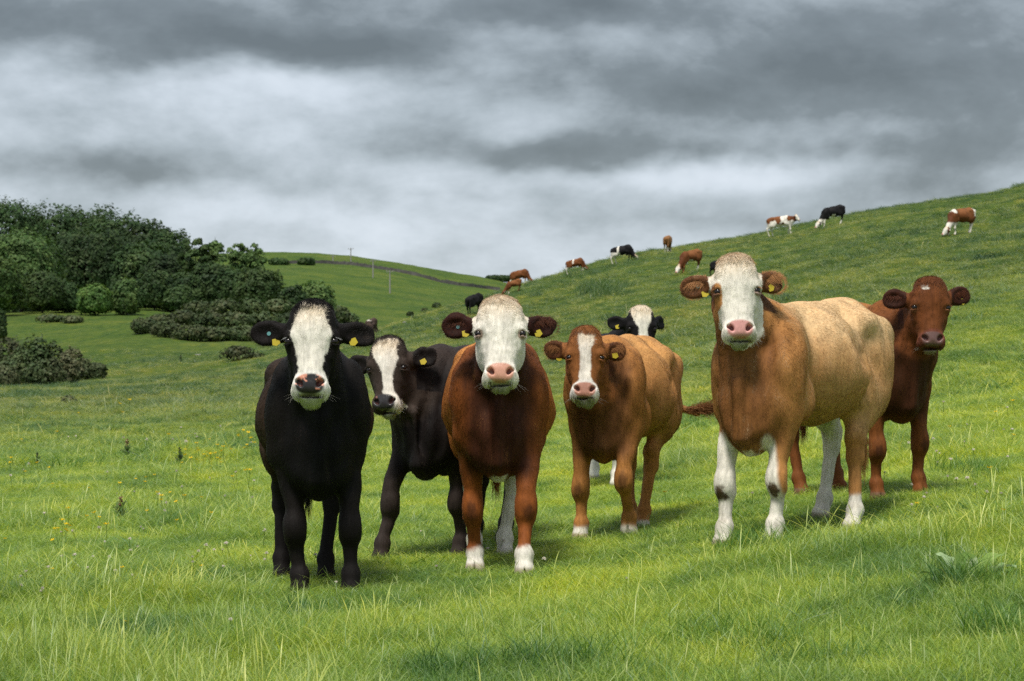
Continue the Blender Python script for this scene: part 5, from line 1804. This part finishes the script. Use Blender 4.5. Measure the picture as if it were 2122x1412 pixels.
# ------------------------------------------------------------------ flowers, thistles, dock
def flower_mesh(kind, seed):
    r = np.random.default_rng(seed)
    V, F, C = [], [], []
    h = 0.13 if kind == 'buttercup' else 0.09
    for i in range(3):
        a = i * 2.09
        V += [(0.0012 * math.cos(a), 0.0012 * math.sin(a), 0), (0.0012 * math.cos(a) + 0.01, 0.0012 * math.sin(a), h)]
    F += [(0, 2, 3, 1), (2, 4, 5, 3), (4, 0, 1, 5)]
    C += [(0.08, 0.16, 0.02)] * 6
    if kind == 'buttercup':
        for p in range(5):
            a = p * 1.2566
            b = len(V)
            for (q, w, zz) in ((0.0, 0.0, 0.0), (0.010, 0.0065, 0.004), (0.015, 0.0, 0.010), (0.010, -0.0065, 0.004)):
                V.append((0.01 + q * math.cos(a) - w * math.sin(a), q * math.sin(a) + w * math.cos(a), h + zz)); C.append((0.80, 0.56, 0.01))
            F.append((b, b + 1, b + 2, b + 3))
    else:
        for p in range(22):
            a = r.random() * 6.28; e = r.random() * 1.4
            c = np.array((0.01, 0, h)); d = np.array((math.cos(a) * math.cos(e), math.sin(a) * math.cos(e), math.sin(e)))
            s = np.cross(d, (0.3, 0.2, 1)); s /= np.linalg.norm(s)
            b = len(V)
            for q in (c, c + d * 0.007 + s * 0.002, c + d * 0.0125, c + d * 0.007 - s * 0.002):
                V.append(tuple(q)); C.append((0.72, 0.66, 0.58))
            F.append((b, b + 1, b + 2, b + 3))
    return V, F, C


def vcol_mat(name, rough=0.6, transl=0.0):
    m, k = new_mat(name)
    at = k.n('ShaderNodeAttribute', attribute_name='tint').outputs['Color']
    b = k.n('ShaderNodeBsdfPrincipled', {'Base Color': at, 'Roughness': rough, 'Specular IOR Level': 0.25})
    if transl:
        tr = k.n('ShaderNodeBsdfTranslucent', {0: at})
        ms = k.n('ShaderNodeMixShader', {0: transl})
        k.t.links.new(b.outputs[0], ms.inputs[1]); k.t.links.new(tr.outputs[0], ms.inputs[2])
        return finish(m, k, ms)
    return finish(m, k, b)


M_PETAL = vcol_mat('flower', 0.5, 0.3)
M_DOCK = vcol_mat('dock_leaf', 0.38, 0.3)


def build_flowers():
    r = np.random.default_rng(77)
    bc = mesh_from('buttercup', *flower_mesh('buttercup', 1)[:2], M_PETAL, False, dict(tint=('FLOAT_COLOR', np.array(flower_mesh('buttercup', 1)[2]))))
    cv = mesh_from('clover', *flower_mesh('clover', 2)[:2], M_PETAL, False, dict(tint=('FLOAT_COLOR', np.array(flower_mesh('clover', 2)[2]))))
    cl = [(455, 965, 45, 14, "in the patch just left of the black cow"), (400, 970, 40, 8, "in the loose patch beyond the first"), (370, 1060, 50, 6, "between the brown-headed thistle and the black cow"), (330, 1065, 20, 2, "in the small patch right of the thistle"), (130, 1125, 28, 8, "in the patch below and left of the thistle"), (520, 945, 30, 5, "closest beside the black cow's flank"), (300, 1020, 50, 4, "behind the brown-headed thistle"), (700, 1000, 60, 3, "between the black cow and its neighbour"), (900, 990, 60, 4, "beyond the centre cow's legs"), (60, 990, 60, 5, "at the left edge of the field"), (250, 870, 120, 6, "far back in the left field"), (1270, 950, 60, 3, "beyond the tan cow's legs"), (190, 1100, 30, 3, "below the thistle, nearer the camera"), (1380, 1060, 60, 2, "near the tan cow's hooves"), (500, 930, 40, 4, "in the thin row left of the black cow")]
    spots = []
    for (px, py, s, n, where) in cl:
        for i in range(n): spots.append((px + r.normal(0, s * 0.5), py + r.normal(0, s * 0.22), bc, 'buttercup', where))
    spots += [(268, 1322, bc, 'buttercup', 'alone in the nearest grass'), (250, 1222, bc, 'buttercup', 'alone in front of the black cow, to its left'), (103, 1211, bc, 'buttercup', 'alone near the clover at the left'), (8, 1145, bc, 'buttercup', 'at the very left edge'), (370, 1110, bc, 'buttercup', 'alone below the right-hand patch')]
    for (px, py) in [(183, 1374), (182, 1380), (58, 1225), (84, 1260), (96, 1262), (55, 1228), (485, 1328), (452, 1160), (456, 1163), (480, 1158), (282, 1118), (298, 1117), (548, 1183), (550, 1180), (545, 1135), (870, 1120), (1020, 1168), (1028, 1150),
                     (910, 1205), (1300, 1222), (1830, 1000), (1120, 1190), (420, 1165), (40, 1250), (650, 1175), (1560, 1050), (700, 1230), (400, 1180), (1660, 980), (2000, 900), (1960, 1020), (440, 1010), (620, 1010), (350, 1075)]:
        spots.append((px, py, cv, 'clover', 'in the left foreground' if px < 300 else 'left of the black cow' if px < 620 else 'by the hooves of the herd' if px < 1450 else 'on the right slope'))
    for i in range(95):
        if i % 3: px, py, wh = 20 + 520 * r.random(), 900 + 330 * r.random(), 'in the open field left of the herd'
        else: px, py, wh = 1880 + 230 * r.random(), 860 + 240 * r.random(), 'on the slope right of the dark red cow'
        spots.append((px, py, cv if i % 4 else bc, 'clover' if i % 4 else 'buttercup', wh))
    for (px, py, me, kind, where) in spots:
        h_ = hit(px, min(py + 8, 1405), 8.0)
        if h_ is None or h_[1] > 60: continue
        o = obj('buttercup' if kind == 'buttercup' else 'clover_flower', me, None, h_)
        s = (0.7 + 0.5 * r.random()) * (1.0 if kind == 'buttercup' else 1.15)
        s *= 1 + max(0, h_[1] - 12) * 0.04
        o.scale = (s, s, s * (1.0 if h_[1] < 14 else 1.0)); o.rotation_euler = (r.normal(0, 0.15), r.normal(0, 0.15), r.random() * 6.28)
        if kind == 'buttercup': tag(o, 'yellow buttercup ' + where, 'flower', 'buttercups in the field')
        else: tag(o, 'small white clover flower head ' + where, 'flower', 'clover flowers in the field')


def leaf_blade(L, W, lean, az, col, seed, wave=0.03, z0=0.0, x0=(0, 0), n=9, m=4):
    r = np.random.default_rng(seed)
    V, F, C = [], [], []
    for i in range(n + 1):
        t = i / n
        wd = 1.35 * W * math.sin(math.pi * min(1, t * 0.93 + 0.05)) ** 0.75 * (1 - 0.25 * t)
        hz = L * (math.sin(lean) * t - 0.55 * t * t * (0.5 + 0.5 * math.cos(lean)))
        hx = L * (math.cos(lean) * t + 0.1 * t * t)
        for j in range(-m, m + 1):
            s = j / m
            zz = hz + abs(s) * wd * 0.28 + wave * W * math.sin(t * 17 + s * 2 + seed) * abs(s)
            V.append((x0[0] + hx * math.cos(az) - s * wd * math.sin(az), x0[1] + hx * math.sin(az) + s * wd * math.cos(az), z0 + zz))
            k = 1.25 if j == 0 else 1.0 + 0.06 * r.normal()
            C.append(tuple(np.array(col) * k))
    q = 2 * m + 1
    for i in range(n):
        for j in range(2 * m):
            a = i * q + j
            F.append((a, a + 1, a + q + 1, a + q))
    return V, F, C


def build_plants():
    h_ = hit(2005, 1215, 8)
    t = empty('dock_plant', h_)
    tag(t, "broad-leaved dock plant with pale wavy leaves among the grass at the right", "plant")
    r = np.random.default_rng(4)
    g1, g2, g3 = (0.24, 0.36, 0.08), (0.36, 0.48, 0.24), (0.13, 0.22, 0.04)
    for i, (L, W, ln, az, c) in enumerate([(0.30, 0.055, 1.05, 0.35, g1), (0.26, 0.05, 1.15, 2.6, g2), (0.28, 0.055, 0.7, 0.0, g1), (0.24, 0.05, 0.75, 3.0, g3), (0.26, 0.05, 0.6, 3.5, g3),
                                          (0.24, 0.045, 1.25, 1.5, g3), (0.26, 0.05, 0.55, 5.6, g1), (0.22, 0.045, 0.5, 4.4, g3), (0.27, 0.052, 0.9, 5.9, g2)]):
        V, F, C = leaf_blade(L, W, ln, az, c, i, 0.12)
        o = obj('leaf', mesh_from('dock_leaf', V, F, M_DOCK, True, dict(tint=('FLOAT_COLOR', np.array(C)))), t)
        o.location = (0.02 * math.cos(az), 0.02 * math.sin(az), 0.0)
    # thistles and dry dock spikes
    for (px, py, h, brown, lab) in [(250, 1082, 0.20, True, "brown-headed thistle standing in the left field"), (263, 950, 0.24, True, "dry brown dock spike further back in the left field"),
                                    (372, 962, 0.20, False, "grey-green thistle behind the buttercups"), (77, 968, 0.18, False, "dark green thistle clump at the left"),
                                    (375, 752, 0.7, False, "dark weed stalk in the valley meadow"), (1525, 455, 0.9, False, "dark weed standing on the skyline")]:
        q = hit(px, py, 9, 300)
        if q is None: continue
        t = empty('thistle', q)
        tag(t, lab, 'plant', 'weeds standing in the pasture')
        V, F, C = [], [], []
        for j in range(9):
            a, b, c = leaf_blade(h * 0.7, h * 0.10, 0.9 + 0.3 * r.random(), r.random() * 6.28, (0.12, 0.19, 0.06), j, 0.3, h * 0.06 * j, n=6, m=1)
            n0 = len(V); V += a; F += [tuple(k + n0 for k in f) for f in b]; C += c
        obj('leaves', mesh_from('thistle_leaves', V, F, M_DOCK, True, dict(tint=('FLOAT_COLOR', np.array(C)))), t)
        V, F, C = [], [], []
        hc = (0.24, 0.14, 0.08) if brown else (0.14, 0.17, 0.08)
        for j in range(60):
            z = h * (0.45 + 0.6 * r.random()); a = r.random() * 6.28; q2 = 0.10 * h * r.random() * (1.6 - z / h)
            c = np.array((q2 * math.cos(a), q2 * math.sin(a), z)); s = h * 0.045
            n0 = len(V)
            for k in range(4): V.append(tuple(c + r.normal(0, s, 3))); C.append(tuple(np.array(hc) * (0.7 + 0.6 * r.random())))
            F.append((n0, n0 + 1, n0 + 2, n0 + 3))
        st = [( -0.004, 0, 0), (0.004, 0, 0), (0.003, 0, h), (-0.003, 0, h)]
        n0 = len(V); V += st; F.append((n0, n0 + 1, n0 + 2, n0 + 3)); C += [hc] * 4
        obj('seed_head', mesh_from('seed_head', V, F, M_DOCK, False, dict(tint=('FLOAT_COLOR', np.array(C)))), t)
build_flowers()
build_plants()
